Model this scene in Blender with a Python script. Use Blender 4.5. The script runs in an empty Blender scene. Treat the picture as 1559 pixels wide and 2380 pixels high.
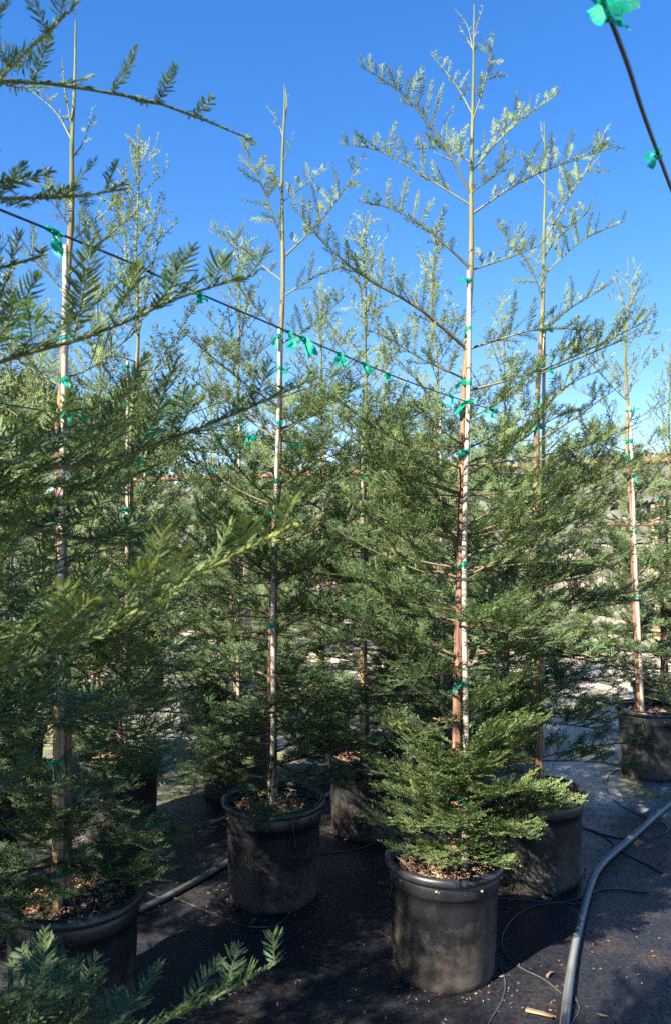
import bpy, math, random
import numpy as np
from mathutils import Vector, Matrix

# ------------------------------------------------------------------ camera, sky, sun, exposure
scene = bpy.context.scene
coll = scene.collection
CAM_Z, FPX, PITCH = 1.65, 1850.0, math.radians(1.55)      # FPX: focal length for a frame 1559 x 2380
cam_d = bpy.data.cameras.new('camera')
cam = bpy.data.objects.new('camera', cam_d)
coll.objects.link(cam)
cam.location = (0, 0, CAM_Z)
cam.rotation_euler = (math.pi / 2 + PITCH, 0, 0)
cam_d.sensor_fit = 'VERTICAL'
cam_d.sensor_height = 36.0
cam_d.lens = 36.0 * FPX / 2380.0
cam_d.clip_start, cam_d.clip_end = 0.05, 6000
cam_d.dof.use_dof = True
cam_d.dof.focus_distance = 3.3
cam_d.dof.aperture_fstop = 9.0
scene.camera = cam

SUN_EL, SUN_AZ = math.radians(37), math.atan2(-0.70, -0.71)   # the sun stands behind the camera, to its left
world = bpy.data.worlds.new('World')
scene.world = world
world.use_nodes = True
wn = world.node_tree.nodes
wl = world.node_tree.links
wn.clear()
sky = wn.new('ShaderNodeTexSky')
sky.sky_type = 'NISHITA'
sky.sun_disc = False
sky.sun_elevation = SUN_EL
sky.sun_rotation = SUN_AZ
sky.altitude = 100
sky.air_density = 1.0
sky.dust_density = 0.0
sky.ozone_density = 4.0
bg = wn.new('ShaderNodeBackground')
bg.inputs['Strength'].default_value = 0.053
wo = wn.new('ShaderNodeOutputWorld')
gam = wn.new('ShaderNodeGamma')          # the camera's own tone response on a clear, deep blue winter sky
gam.inputs[1].default_value = 0.76
sat = wn.new('ShaderNodeHueSaturation')
sat.inputs['Saturation'].default_value = 1.47
sat.inputs['Value'].default_value = 1.7
sat.inputs['Hue'].default_value = 0.513
wl.new(sky.outputs[0], gam.inputs[0])
wl.new(gam.outputs[0], sat.inputs['Color'])
wl.new(sat.outputs[0], bg.inputs[0])
wl.new(bg.outputs[0], wo.inputs[0])

sun_d = bpy.data.lights.new('sun', 'SUN')
sun_d.energy = 5.0
sun_d.angle = math.radians(0.53)
sun_d.color = (1.0, 0.935, 0.83)
sun = bpy.data.objects.new('sun', sun_d)
coll.objects.link(sun)
to_sun = Vector((math.sin(SUN_AZ) * math.cos(SUN_EL), math.cos(SUN_AZ) * math.cos(SUN_EL), math.sin(SUN_EL)))
sun.rotation_euler = to_sun.to_track_quat('Z', 'Y').to_euler()
sun.location = to_sun * 20

scene.view_settings.view_transform = 'Standard'
scene.view_settings.look = 'None'
scene.view_settings.exposure = 2.05
scene.view_settings.gamma = 1.0
scene.view_settings.use_curve_mapping = False
scene.render.engine = 'CYCLES'
scene.cycles.max_bounces = 4
scene.cycles.diffuse_bounces = 3
scene.cycles.glossy_bounces = 2
scene.cycles.use_denoising = False
scene.cycles.transparent_max_bounces = 6
scene.cycles.caustics_reflective = False
scene.cycles.caustics_refractive = False

# ------------------------------------------------------------------ helpers
def at(x, y, depth):
    """the point of the place that stands at this pixel of a 1559 x 2380 frame, `depth` metres ahead"""
    u, v = (x - 779.5) / FPX, (1190.0 - y) / FPX
    c, s = math.cos(PITCH), math.sin(PITCH)
    d = np.array([u, c - v * s, s + v * c])
    return np.array([0, 0, CAM_Z]) + d * (depth / d[1])

def on_ground(x, y, z=0.0):
    u, v = (x - 779.5) / FPX, (1190.0 - y) / FPX
    c, s = math.cos(PITCH), math.sin(PITCH)
    d = np.array([u, c - v * s, s + v * c])
    return np.array([0, 0, CAM_Z]) + d * ((z - CAM_Z) / d[2])

def nrm(v):
    v = np.asarray(v, float)
    return v / (np.linalg.norm(v, axis=-1, keepdims=True) + 1e-12)

class Quads:
    """vertices and four-sided faces gathered for one mesh, with one float per vertex"""
    def __init__(self):
        self.v, self.f, self.a, self.n = [], [], [], 0
    def add(self, v, f, a=0.0):
        v = np.asarray(v, np.float32).reshape(-1, 3)
        f = np.asarray(f, np.int64).reshape(-1, 4)
        a = np.broadcast_to(np.asarray(a, np.float32), (len(v),))
        self.v.append(v); self.f.append(f + self.n); self.a.append(a); self.n += len(v)
    def mesh(self, name, mats, smooth=False, attr='tint'):
        me = bpy.data.meshes.new(name)
        if self.n:
            v = np.concatenate(self.v); f = np.concatenate(self.f); a = np.concatenate(self.a)
            me.vertices.add(len(v)); me.vertices.foreach_set('co', v.ravel())
            me.loops.add(len(f) * 4); me.loops.foreach_set('vertex_index', f.astype(np.int32).ravel())
            me.polygons.add(len(f)); me.polygons.foreach_set('loop_start', np.arange(len(f), dtype=np.int32) * 4)
            if smooth:
                me.polygons.foreach_set('use_smooth', np.ones(len(f), bool))
            me.update(calc_edges=True)
            at_ = me.attributes.new(attr, 'FLOAT', 'POINT')
            at_.data.foreach_set('value', a.astype(np.float32))
        for m in (mats if isinstance(mats, (list, tuple)) else [mats]):
            me.materials.append(m)
        return me
    def obj(self, name, mat, parent=None, smooth=False, loc=None):
        return link(name, self.mesh(name, mat, smooth), parent, loc)

def link(name, data, parent=None, loc=None):
    o = bpy.data.objects.new(name, data)
    coll.objects.link(o)
    if parent is not None:
        o.parent = parent
    if loc is not None:
        o.location = tuple(float(c) for c in loc)
    return o

def tag(o, label, cat, group=None, kind=None):
    o['label'] = label
    o['category'] = cat
    if group: o['group'] = group
    if kind: o['kind'] = kind
    return o

def root(name, loc, label, cat, group=None):
    e = link(name, None, None, loc)
    e.empty_display_size = 0.1
    return tag(e, label, cat, group)

def tube(q, pts, rad, sides=6, attr=0.0, cap=True, wob=0.0, rng=None):
    pts = np.asarray(pts, float)
    n = len(pts)
    rad = np.broadcast_to(np.asarray(rad, float), (n,))
    T = nrm(np.gradient(pts, axis=0))
    ref = np.array([0, 0, 1.0]) if abs(T[:, 2]).mean() < 0.9 else np.array([1.0, 0, 0])
    S = nrm(np.cross(T, ref)); N = np.cross(S, T)
    ang = np.arange(sides) * 2 * math.pi / sides
    rr = rad[:, None] * np.ones(sides)
    if wob and rng is not None:
        rr = rr * (1 + wob * rng.normal(0, 1, (n, sides)))
    v = pts[:, None] + rr[..., None] * (np.cos(ang)[None, :, None] * S[:, None] + np.sin(ang)[None, :, None] * N[:, None])
    i = np.arange(n - 1)[:, None]; j = np.arange(sides)[None]
    f = np.stack([i * sides + j, i * sides + (j + 1) % sides, (i + 1) * sides + (j + 1) % sides, (i + 1) * sides + j], -1)
    a = np.asarray(attr, float)
    a = np.repeat(a, sides) if a.ndim else a
    q.add(v.reshape(-1, 3), f.reshape(-1, 4), a)
    if cap and sides >= 4:
        for k in (0, n - 1):
            c = pts[k]
            vv = np.vstack([v[k], c[None]])
            ff = [[t, (t + 1) % sides, (t + 2) % sides, sides] for t in range(0, sides - 1, 2)]
            aa = float(a[k * sides]) if a.ndim else float(a)
            q.add(vv, ff, aa)

def lathe(q, prof, seg=40, center=(0, 0, 0), wob=None, attr=0.0):
    prof = np.asarray(prof, float)
    ang = np.arange(seg) * 2 * math.pi / seg
    k = 1.0 if wob is None else (1 + wob(ang))
    n = len(prof)
    v = np.zeros((n, seg, 3))
    v[..., 0] = prof[:, 0, None] * np.cos(ang) * k + center[0]
    v[..., 1] = prof[:, 0, None] * np.sin(ang) * k + center[1]
    v[..., 2] = prof[:, 1, None] + center[2]
    i = np.arange(n - 1)[:, None]; j = np.arange(seg)[None]
    f = np.stack([i * seg + j, i * seg + (j + 1) % seg, (i + 1) * seg + (j + 1) % seg, (i + 1) * seg + j], -1)
    q.add(v.reshape(-1, 3), f.reshape(-1, 4), attr)

def smooth_path(ctrl, n):
    """Catmull-Rom through the control points, n samples"""
    p = np.asarray(ctrl, float)
    p = np.vstack([2 * p[0] - p[1], p, 2 * p[-1] - p[-2]])
    m = len(p) - 3
    t = np.linspace(0, m - 1e-6, n)
    k = t.astype(int); u = (t - k)[:, None]
    a, b, c, d = p[k], p[k + 1], p[k + 2], p[k + 3]
    return 0.5 * (2 * b + (c - a) * u + (2 * a - 5 * b + 4 * c - d) * u ** 2 + (3 * b - a - 3 * c + d) * u ** 3)

# ------------------------------------------------------------------ materials
def material(name):
    m = bpy.data.materials.new(name)
    m.use_nodes = True
    nt = m.node_tree
    b = nt.nodes['Principled BSDF']
    return m, nt, b

def N(nt, kind, **kw):
    n = nt.nodes.new(kind)
    for k, v in kw.items():
        if k.startswith('i_'):
            n.inputs[k[2:].replace('_', ' ')].default_value = v
        else:
            setattr(n, k, v)
    return n

def ramp(nt, fac, stops):
    r = nt.nodes.new('ShaderNodeValToRGB')
    e = r.color_ramp.elements
    while len(e) < len(stops): e.new(0.5)
    for el, (p, c) in zip(e, stops):
        el.position = p
        el.color = (*c, 1) if len(c) == 3 else c
    nt.links.new(fac, r.inputs[0])
    return r.outputs[0]

def mixc(nt, fac, a, b, mode='MIX'):
    m = nt.nodes.new('ShaderNodeMix')
    m.data_type = 'RGBA'; m.blend_type = mode
    for sock, val in ((0, fac), (6, a), (7, b)):
        if hasattr(val, 'is_linked') or hasattr(val, 'links'):
            nt.links.new(val, m.inputs[sock])
        else:
            m.inputs[sock].default_value = val if sock == 0 else (*val, 1)
    return m.outputs[2]

def noise(nt, scale, detail=4, rough=0.55, vec=None, dist=0.0):
    n = N(nt, 'ShaderNodeTexNoise')
    n.inputs['Scale'].default_value = scale
    n.inputs['Detail'].default_value = detail
    n.inputs['Roughness'].default_value = rough
    n.inputs['Distortion'].default_value = dist
    if vec is not None: nt.links.new(vec, n.inputs['Vector'])
    return n.outputs['Fac']

def mapped(nt, scale=(1, 1, 1), coord='Object', loc=(0, 0, 0)):
    tc = N(nt, 'ShaderNodeTexCoord')
    mp = N(nt, 'ShaderNodeMapping')
    mp.inputs['Scale'].default_value = scale
    mp.inputs['Location'].default_value = loc
    nt.links.new(tc.outputs[coord], mp.inputs[0])
    return mp.outputs[0]

def bump(nt, bsdf, height, strength, dist=0.01):
    b = N(nt, 'ShaderNodeBump')
    b.inputs['Strength'].default_value = strength
    b.inputs['Distance'].default_value = dist
    nt.links.new(height, b.inputs['Height'])
    nt.links.new(b.outputs[0], bsdf.inputs['Normal'])

def needle_material(name, old, mid, young, trans=0.27, rough=0.55):
    m, nt, b = material(name)
    a = N(nt, 'ShaderNodeAttribute', attribute_name='tint')
    col = ramp(nt, a.outputs['Fac'], [(0.0, old), (0.5, mid), (1.0, young)])
    nt.links.new(col, b.inputs['Base Color'])
    b.inputs['Roughness'].default_value = rough
    b.inputs['Specular IOR Level'].default_value = 0.24
    t = N(nt, 'ShaderNodeBsdfTranslucent')
    tint = mixc(nt, 1.0, col, (1.0, 1.2, 0.5), 'MULTIPLY')
    nt.links.new(tint, t.inputs[0])
    mx = N(nt, 'ShaderNodeMixShader')
    mx.inputs[0].default_value = trans
    nt.links.new(b.outputs[0], mx.inputs[1]); nt.links.new(t.outputs[0], mx.inputs[2])
    nt.links.new(mx.outputs[0], nt.nodes['Material Output'].inputs[0])
    return m

M_NEEDLE = needle_material('redwood_needles', (0.048, 0.104, 0.052), (0.140, 0.190, 0.068), (0.280, 0.310, 0.062))
M_LEAF_OAK = needle_material('oak_leaves', (0.018, 0.030, 0.014), (0.035, 0.055, 0.022), (0.075, 0.095, 0.035), 0.12, 0.5)
M_BUSH = needle_material('broom_foliage', (0.05, 0.07, 0.025), (0.12, 0.13, 0.05), (0.22, 0.17, 0.08), 0.15, 0.6)
M_HILLTREE = needle_material('hill_scrub', (0.09, 0.10, 0.08), (0.15, 0.15, 0.115), (0.24, 0.20, 0.15), 0.0, 0.8)  # pale greyish: distance haze is mixed into the scrub's own colour

def bark_material():
    m, nt, b = material('redwood_bark')
    a = N(nt, 'ShaderNodeAttribute', attribute_name='tint')       # 0 old stem ... 1 soft green leader
    v = mapped(nt, (70, 70, 5))
    n1 = noise(nt, 1.0, 5, 0.65, v, 0.6)
    n2 = noise(nt, 6, 3, 0.5)
    old = ramp(nt, n1, [(0.32, (0.035, 0.017, 0.010)), (0.47, (0.155, 0.075, 0.042)), (0.60, (0.27, 0.16, 0.10)), (0.76, (0.40, 0.29, 0.205))])
    midc = ramp(nt, n1, [(0.35, (0.10, 0.06, 0.028)), (0.55, (0.21, 0.145, 0.065)), (0.75, (0.31, 0.26, 0.13))])
    new = ramp(nt, n2, [(0.35, (0.065, 0.085, 0.020)), (0.65, (0.17, 0.175, 0.05))])
    f1 = N(nt, 'ShaderNodeMapRange'); f1.inputs[1].default_value = 0.32; f1.inputs[2].default_value = 0.55
    f2 = N(nt, 'ShaderNodeMapRange'); f2.inputs[1].default_value = 0.55; f2.inputs[2].default_value = 0.78
    nt.links.new(a.outputs['Fac'], f1.inputs[0]); nt.links.new(a.outputs['Fac'], f2.inputs[0])
    c = mixc(nt, f1.outputs[0], old, midc)
    c = mixc(nt, f2.outputs[0], c, new)
    nt.links.new(c, b.inputs['Base Color'])
    b.inputs['Roughness'].default_value = 0.8
    bump(nt, b, n1, 0.9, 0.006)
    return m
M_BARK = bark_material()

def twig_material():
    m, nt, b = material('redwood_twig')
    a = N(nt, 'ShaderNodeAttribute', attribute_name='tint')
    n = noise(nt, 90, 3)
    c = ramp(nt, a.outputs['Fac'], [(0.0, (0.09, 0.05, 0.03)), (0.3, (0.10, 0.07, 0.032)), (0.6, (0.12, 0.13, 0.04)), (1.0, (0.22, 0.24, 0.075))])
    c = mixc(nt, 0.35, c, ramp(nt, n, [(0.35, (0.05, 0.035, 0.02)), (0.65, (0.20, 0.17, 0.08))]))
    nt.links.new(c, b.inputs['Base Color'])
    b.inputs['Roughness'].default_value = 0.6
    return m
M_TWIG = twig_material()

def stake_material(name, c0, c1, c2):
    m, nt, b = material(name)
    n1 = noise(nt, 1.0, 4, 0.6, mapped(nt, (90, 90, 2.5)))
    n2 = noise(nt, 4, 4, 0.6)
    c = ramp(nt, n1, [(0.3, c0), (0.5, c1), (0.7, c2)])
    c = mixc(nt, mixc(nt, 1.0, ramp(nt, n2, [(0.45, (0, 0, 0)), (0.75, (1, 1, 1))]), (0.55, 0.55, 0.55), 'MULTIPLY'), c, (0.30, 0.24, 0.17))
    a = N(nt, 'ShaderNodeAttribute', attribute_name='tint')      # scars at the joints
    c = mixc(nt, a.outputs['Fac'], c, (0.16, 0.11, 0.07))
    nt.links.new(c, b.inputs['Base Color'])
    b.inputs['Roughness'].default_value = 0.55
    bump(nt, b, n1, 0.3, 0.002)
    return m
M_STAKE = stake_material('weathered_bamboo', (0.26, 0.215, 0.155), (0.37, 0.315, 0.24), (0.47, 0.42, 0.34))
M_STAKE_TAN = stake_material('tan_bamboo', (0.25, 0.15, 0.06), (0.37, 0.235, 0.10), (0.46, 0.33, 0.17))

def tape_material():
    m, nt, b = material('green_tape')
    b.inputs['Base Color'].default_value = (0.004, 0.30, 0.19, 1)
    b.inputs['Roughness'].default_value = 0.32
    t = N(nt, 'ShaderNodeBsdfTranslucent'); t.inputs[0].default_value = (0.01, 0.55, 0.36, 1)
    mx = N(nt, 'ShaderNodeMixShader'); mx.inputs[0].default_value = 0.42
    nt.links.new(b.outputs[0], mx.inputs[1]); nt.links.new(t.outputs[0], mx.inputs[2])
    nt.links.new(mx.outputs[0], nt.nodes['Material Output'].inputs[0])
    bump(nt, b, noise(nt, 160, 3), 0.4, 0.003)
    return m
M_TAPE = tape_material()

def pot_material():
    m, nt, b = material('pot_plastic')
    tc = N(nt, 'ShaderNodeTexCoord'); sp = N(nt, 'ShaderNodeSeparateXYZ')
    nt.links.new(tc.outputs['Object'], sp.inputs[0])
    n1 = noise(nt, 9, 5, 0.65); n2 = noise(nt, 160, 3, 0.6); n3 = noise(nt, 1.0, 4, 0.6, mapped(nt, (14, 14, 2.2)))
    h = N(nt, 'ShaderNodeMapRange'); h.inputs[1].default_value = 0.40; h.inputs[2].default_value = 0.0
    h.inputs[3].default_value = -0.16; h.inputs[4].default_value = 0.60
    nt.links.new(sp.outputs[2], h.inputs[0])
    ad = N(nt, 'ShaderNodeMath', operation='ADD'); nt.links.new(h.outputs[0], ad.inputs[0])
    sc = N(nt, 'ShaderNodeMath', operation='MULTIPLY_ADD'); nt.links.new(n1, sc.inputs[0]); sc.inputs[1].default_value = 1.1; sc.inputs[2].default_value = -0.62
    nt.links.new(sc.outputs[0], ad.inputs[1])
    ad2 = N(nt, 'ShaderNodeMath', operation='MULTIPLY_ADD'); nt.links.new(n3, ad2.inputs[0]); ad2.inputs[1].default_value = 0.5; nt.links.new(ad.outputs[0], ad2.inputs[2])
    dust = ramp(nt, ad2.outputs[0], [(0.32, (0.02, 0.02, 0.02)), (1.0, (0.92, 0.92, 0.92))])
    speck = ramp(nt, n2, [(0.62, (0, 0, 0)), (0.72, (0.35, 0.35, 0.35))])
    c = mixc(nt, dust, (0.009, 0.010, 0.012), (0.11, 0.086, 0.062))
    c = mixc(nt, speck, c, (0.30, 0.28, 0.25))
    nt.links.new(c, b.inputs['Base Color'])
    r = ramp(nt, dust, [(0, (0.32, 0.32, 0.32)), (0.6, (0.7, 0.7, 0.7))])
    nt.links.new(r, b.inputs['Roughness'])
    bump(nt, b, n2, 0.25, 0.002)
    return m
M_POT = pot_material()

def simple(name, stops, scale, rough=0.7, bs=0.0, bd=0.005, detail=4):
    m, nt, b = material(name)
    n = noise(nt, scale, detail, 0.6)
    nt.links.new(ramp(nt, n, stops), b.inputs['Base Color'])
    b.inputs['Roughness'].default_value = rough
    if bs: bump(nt, b, n, bs, bd)
    return m
M_RIM = simple('pot_rim_plastic', [(0.35, (0.012, 0.013, 0.015)), (0.62, (0.026, 0.026, 0.028)), (0.8, (0.09, 0.085, 0.08))], 14, 0.38, 0.15, 0.002)
M_SOIL = simple('potting_soil', [(0.35, (0.030, 0.018, 0.011)), (0.55, (0.075, 0.045, 0.027)), (0.75, (0.16, 0.10, 0.06))], 60, 0.95, 0.8, 0.01)
def chip_material():
    m, nt, b = material('wood_chips')
    a = N(nt, 'ShaderNodeAttribute', attribute_name='tint')
    nt.links.new(ramp(nt, a.outputs['Fac'], [(0, (0.06, 0.028, 0.016)), (0.4, (0.20, 0.10, 0.055)), (0.75, (0.38, 0.24, 0.13)), (1, (0.58, 0.44, 0.27))]), b.inputs['Base Color'])
    b.inputs['Roughness'].default_value = 0.85
    return m
M_CHIP = chip_material()
M_WIRE = simple('black_wire', [(0.4, (0.012, 0.012, 0.016)), (0.7, (0.03, 0.03, 0.035))], 40, 0.5)
M_HOSE = simple('grey_polypipe', [(0.35, (0.06, 0.062, 0.066)), (0.55, (0.15, 0.15, 0.15)), (0.75, (0.27, 0.26, 0.245))], 7, 0.45, 0.1, 0.002, 6)
M_DRIP = simple('drip_tubing', [(0.4, (0.03, 0.03, 0.033)), (0.65, (0.10, 0.095, 0.09))], 12, 0.4)
M_RUST = simple('rusty_pipe', [(0.3, (0.09, 0.035, 0.02)), (0.5, (0.24, 0.10, 0.055)), (0.7, (0.36, 0.19, 0.11))], 11, 0.75, 0.3, 0.003, 6)
M_POST = simple('weathered_post', [(0.3, (0.22, 0.15, 0.09)), (0.55, (0.40, 0.30, 0.19)), (0.75, (0.52, 0.42, 0.30))], 8, 0.8, 0.3, 0.004)
M_PICKET = simple('bleached_pickets', [(0.3, (0.17, 0.14, 0.10)), (0.55, (0.28, 0.24, 0.18)), (0.75, (0.38, 0.34, 0.27))], 3, 0.8)
M_OAKBARK = simple('oak_bark', [(0.3, (0.05, 0.04, 0.03)), (0.7, (0.15, 0.12, 0.09))], 9, 0.9, 0.5, 0.02)

def mat_material():
    """black woven ground cover, trodden with mud, dust and algae"""
    m, nt, b = material('ground_cover')
    obj = mapped(nt, (1, 1, 1), 'Object')
    big = noise(nt, 0.75, 5, 0.62, obj, 0.4)
    med = noise(nt, 4.5, 5, 0.65, obj, 0.3)
    fine = noise(nt, 70, 4, 0.6, obj)
    grit = noise(nt, 260, 2, 0.5, obj)
    mud = N(nt, 'ShaderNodeMath', operation='MULTIPLY_ADD'); nt.links.new(med, mud.inputs[0]); mud.inputs[1].default_value = 0.55
    hb = N(nt, 'ShaderNodeMath', operation='MULTIPLY'); nt.links.new(big, hb.inputs[0]); hb.inputs[1].default_value = 0.6
    nt.links.new(hb.outputs[0], mud.inputs[2])
    mudf = ramp(nt, mud.outputs[0], [(0.56, (0, 0, 0)), (0.78, (0.7, 0.7, 0.7))])
    mudc = ramp(nt, fine, [(0.3, (0.035, 0.023, 0.013)), (0.6, (0.10, 0.068, 0.038)), (0.8, (0.22, 0.17, 0.11))])
    c = mixc(nt, mudf, ramp(nt, fine, [(0.35, (0.010, 0.011, 0.014)), (0.7, (0.028, 0.029, 0.034))]), mudc)
    # pale dust and algae, ever more of it away from the wet front rows (towards the gravel road)
    tc = N(nt, 'ShaderNodeTexCoord'); sp = N(nt, 'ShaderNodeSeparateXYZ'); nt.links.new(tc.outputs['Object'], sp.inputs[0])
    dr = N(nt, 'ShaderNodeMapRange'); dr.inputs[1].default_value = 3.6; dr.inputs[2].default_value = 6.2
    dr.inputs[3].default_value = -0.28; dr.inputs[4].default_value = 0.16
    nt.links.new(sp.outputs[1], dr.inputs[0])
    ds = N(nt, 'ShaderNodeMath', operation='ADD'); nt.links.new(dr.outputs[0], ds.inputs[0]); nt.links.new(noise(nt, 1.3, 5, 0.6, mapped(nt, (1, 1, 1), 'Object', (7, 3, 0))), ds.inputs[1])
    dustf = ramp(nt, ds.outputs[0], [(0.42, (0, 0, 0)), (0.62, (0.85, 0.85, 0.85))])
    algae = ramp(nt, noise(nt, 2.2, 3, 0.5, mapped(nt, (1, 1, 1), 'Object', (2, 9, 0))), [(0.45, (0.26, 0.25, 0.23)), (0.62, (0.26, 0.26, 0.11))])
    c = mixc(nt, dustf, c, algae)
    c = mixc(nt, ramp(nt, grit, [(0.70, (0, 0, 0)), (0.78, (0.5, 0.5, 0.5))]), c, (0.18, 0.13, 0.085))
    nt.links.new(c, b.inputs['Base Color'])
    b.inputs['Specular IOR Level'].default_value = 0.30
    nt.links.new(ramp(nt, mudf, [(0, (0.30, 0.30, 0.30)), (0.7, (0.55, 0.55, 0.55))]), b.inputs['Roughness'])
    hsum = N(nt, 'ShaderNodeMath', operation='ADD'); nt.links.new(fine, hsum.inputs[0]); nt.links.new(med, hsum.inputs[1])
    bump(nt, b, hsum.outputs[0], 0.5, 0.012)
    return m
M_MAT = mat_material()
M_GRAVEL = simple('tan_gravel', [(0.30, (0.17, 0.135, 0.10)), (0.5, (0.33, 0.275, 0.21)), (0.72, (0.46, 0.40, 0.32))], 9, 0.95, 0.6, 0.02, 9)
def hill_material():
    m, nt, b = material('dry_hillside')
    n1 = noise(nt, 0.05, 6, 0.65); n2 = noise(nt, 0.5, 4, 0.6)
    c = ramp(nt, n1, [(0.36, (0.12, 0.115, 0.075)), (0.5, (0.17, 0.145, 0.10)), (0.62, (0.30, 0.26, 0.16))])
    c = mixc(nt, 0.35, c, ramp(nt, n2, [(0.4, (0.07, 0.075, 0.05)), (0.6, (0.25, 0.21, 0.15))]))
    nt.links.new(c, b.inputs['Base Color']); b.inputs['Roughness'].default_value = 1.0
    return m
M_HILL = hill_material()

# ------------------------------------------------------------------ the setting
def sheet(name, xs, ys, zfun, mat):
    X, Y = np.meshgrid(xs, ys)
    Z = zfun(X, Y)
    q = Quads()
    nx, ny = len(xs), len(ys)
    i = np.arange(ny - 1)[:, None]; j = np.arange(nx - 1)[None]
    f = np.stack([i * nx + j, i * nx + j + 1, (i + 1) * nx + j + 1, (i + 1) * nx + j], -1).reshape(-1, 4)
    q.add(np.stack([X, Y, Z], -1).reshape(-1, 3), f)
    o = q.obj(name, mat, None, True)
    o['kind'] = 'structure'
    return o

ground = sheet('ground', np.linspace(-2500, 2500, 41), np.linspace(-2500, 2500, 41), lambda X, Y: X * 0 - 0.012, M_GRAVEL)

RD = np.array([0.515, 0.857])             # the rows run this way; PD is across them
PD = np.array([-0.857, 0.515])
rngm = np.random.default_rng(5)
ph = rngm.uniform(0, 6.28, (24,)); kk = rngm.uniform(-1, 1, (24, 2)) * np.linspace(2, 26, 24)[:, None]
def wrinkle(X, Y):
    z = np.zeros_like(X)
    for p, k in zip(ph, kk):
        z += np.sin(X * k[0] + Y * k[1] + p) / (6 + np.abs(k).sum())
    return z * 0.016
# the mat is laid square to the rows; its mesh is built along them
U, V = np.meshgrid(np.linspace(-6, 8.0, 170), np.linspace(-4.0, 8.5, 150))
MX, MY = U * RD[0] + V * PD[0], U * RD[1] + V * PD[1]
edge = np.minimum(np.minimum(U + 6, 8.0 - U), np.minimum(V + 4.0, 8.5 - V))
MZ = 0.004 + np.maximum(wrinkle(MX, MY), 0) * np.clip(edge * 4, 0, 1)
qm = Quads()
nx, ny = U.shape[1], U.shape[0]
ii = np.arange(ny - 1)[:, None]; jj = np.arange(nx - 1)[None]
qm.add(np.stack([MX, MY, MZ], -1).reshape(-1, 3), np.stack([ii * nx + jj, ii * nx + jj + 1, (ii + 1) * nx + jj + 1, (ii + 1) * nx + jj], -1).reshape(-1, 4))
mat_o = qm.obj('ground_cover_mat', M_MAT, None, True)
mat_o['kind'] = 'structure'
def mat_z(x, y):
    return 0.004 + max(float(wrinkle(np.array([x]), np.array([y]))[0]), 0)

rh = np.random.default_rng(11)
hp = rh.uniform(0, 6.28, 14); hk = rh.uniform(-1, 1, (14, 2))
def hill_z(X, Y):
    base = 46 * np.exp(-((Y - 520) / 190) ** 2) * (0.72 + 0.28 * np.sin(X / 120 + 0.6) + 0.10 * np.sin(X / 37 + 2))
    base += 14 * np.exp(-((Y - 300) / 90) ** 2) * np.clip((X + 30) / 160, 0, 1)
    for p, k in zip(hp, hk):
        base += 0.9 * np.sin((X * k[0] + Y * k[1]) / 16 + p) * np.clip(base / 20, 0, 1)
    return base - 0.4
hills = sheet('hills', np.linspace(-700, 700, 141), np.linspace(120, 800, 90), hill_z, M_HILL)

# far scrub and oaks on the hillside: one mass
qs = Quads()
n = 5200
hx = rh.uniform(-330, 330, n); hy = rh.uniform(190, 560, n)
keep = (np.sin(hx / 33 + 1) + np.sin(hy / 27) + rh.normal(0, 0.8, n)) > -0.3
hx, hy = hx[keep], hy[keep]
hz = hill_z(hx, hy)
for c in range(10):
    off = rh.normal(0, 1, (len(hx), 3)) * np.array([1.7, 1.7, 1.1]) + np.array([0, 0, 1.7])
    P = np.stack([hx, hy, hz], -1) + off
    a = nrm(rh.normal(0, 1, (len(hx), 3))); b_ = nrm(np.cross(a, rh.normal(0, 1, (len(hx), 3))))
    s = rh.uniform(0.8, 1.9, (len(hx), 1))
    v = np.stack([P - a * s, P - b_ * s, P + a * s, P + b_ * s], 1)
    qs.add(v.reshape(-1, 3), np.arange(len(hx) * 4).reshape(-1, 4), np.repeat(np.clip(rh.normal(0.4, 0.25, len(hx)), 0, 1), 4))
scrub = qs.obj('hill_scrub', M_HILLTREE)
tag(scrub, 'grey green scrub and oaks covering the distant hills', 'scrub', kind='stuff')

# ------------------------------------------------------------------ redwood branches
UP = np.array([0, 0, 1.0])

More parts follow.
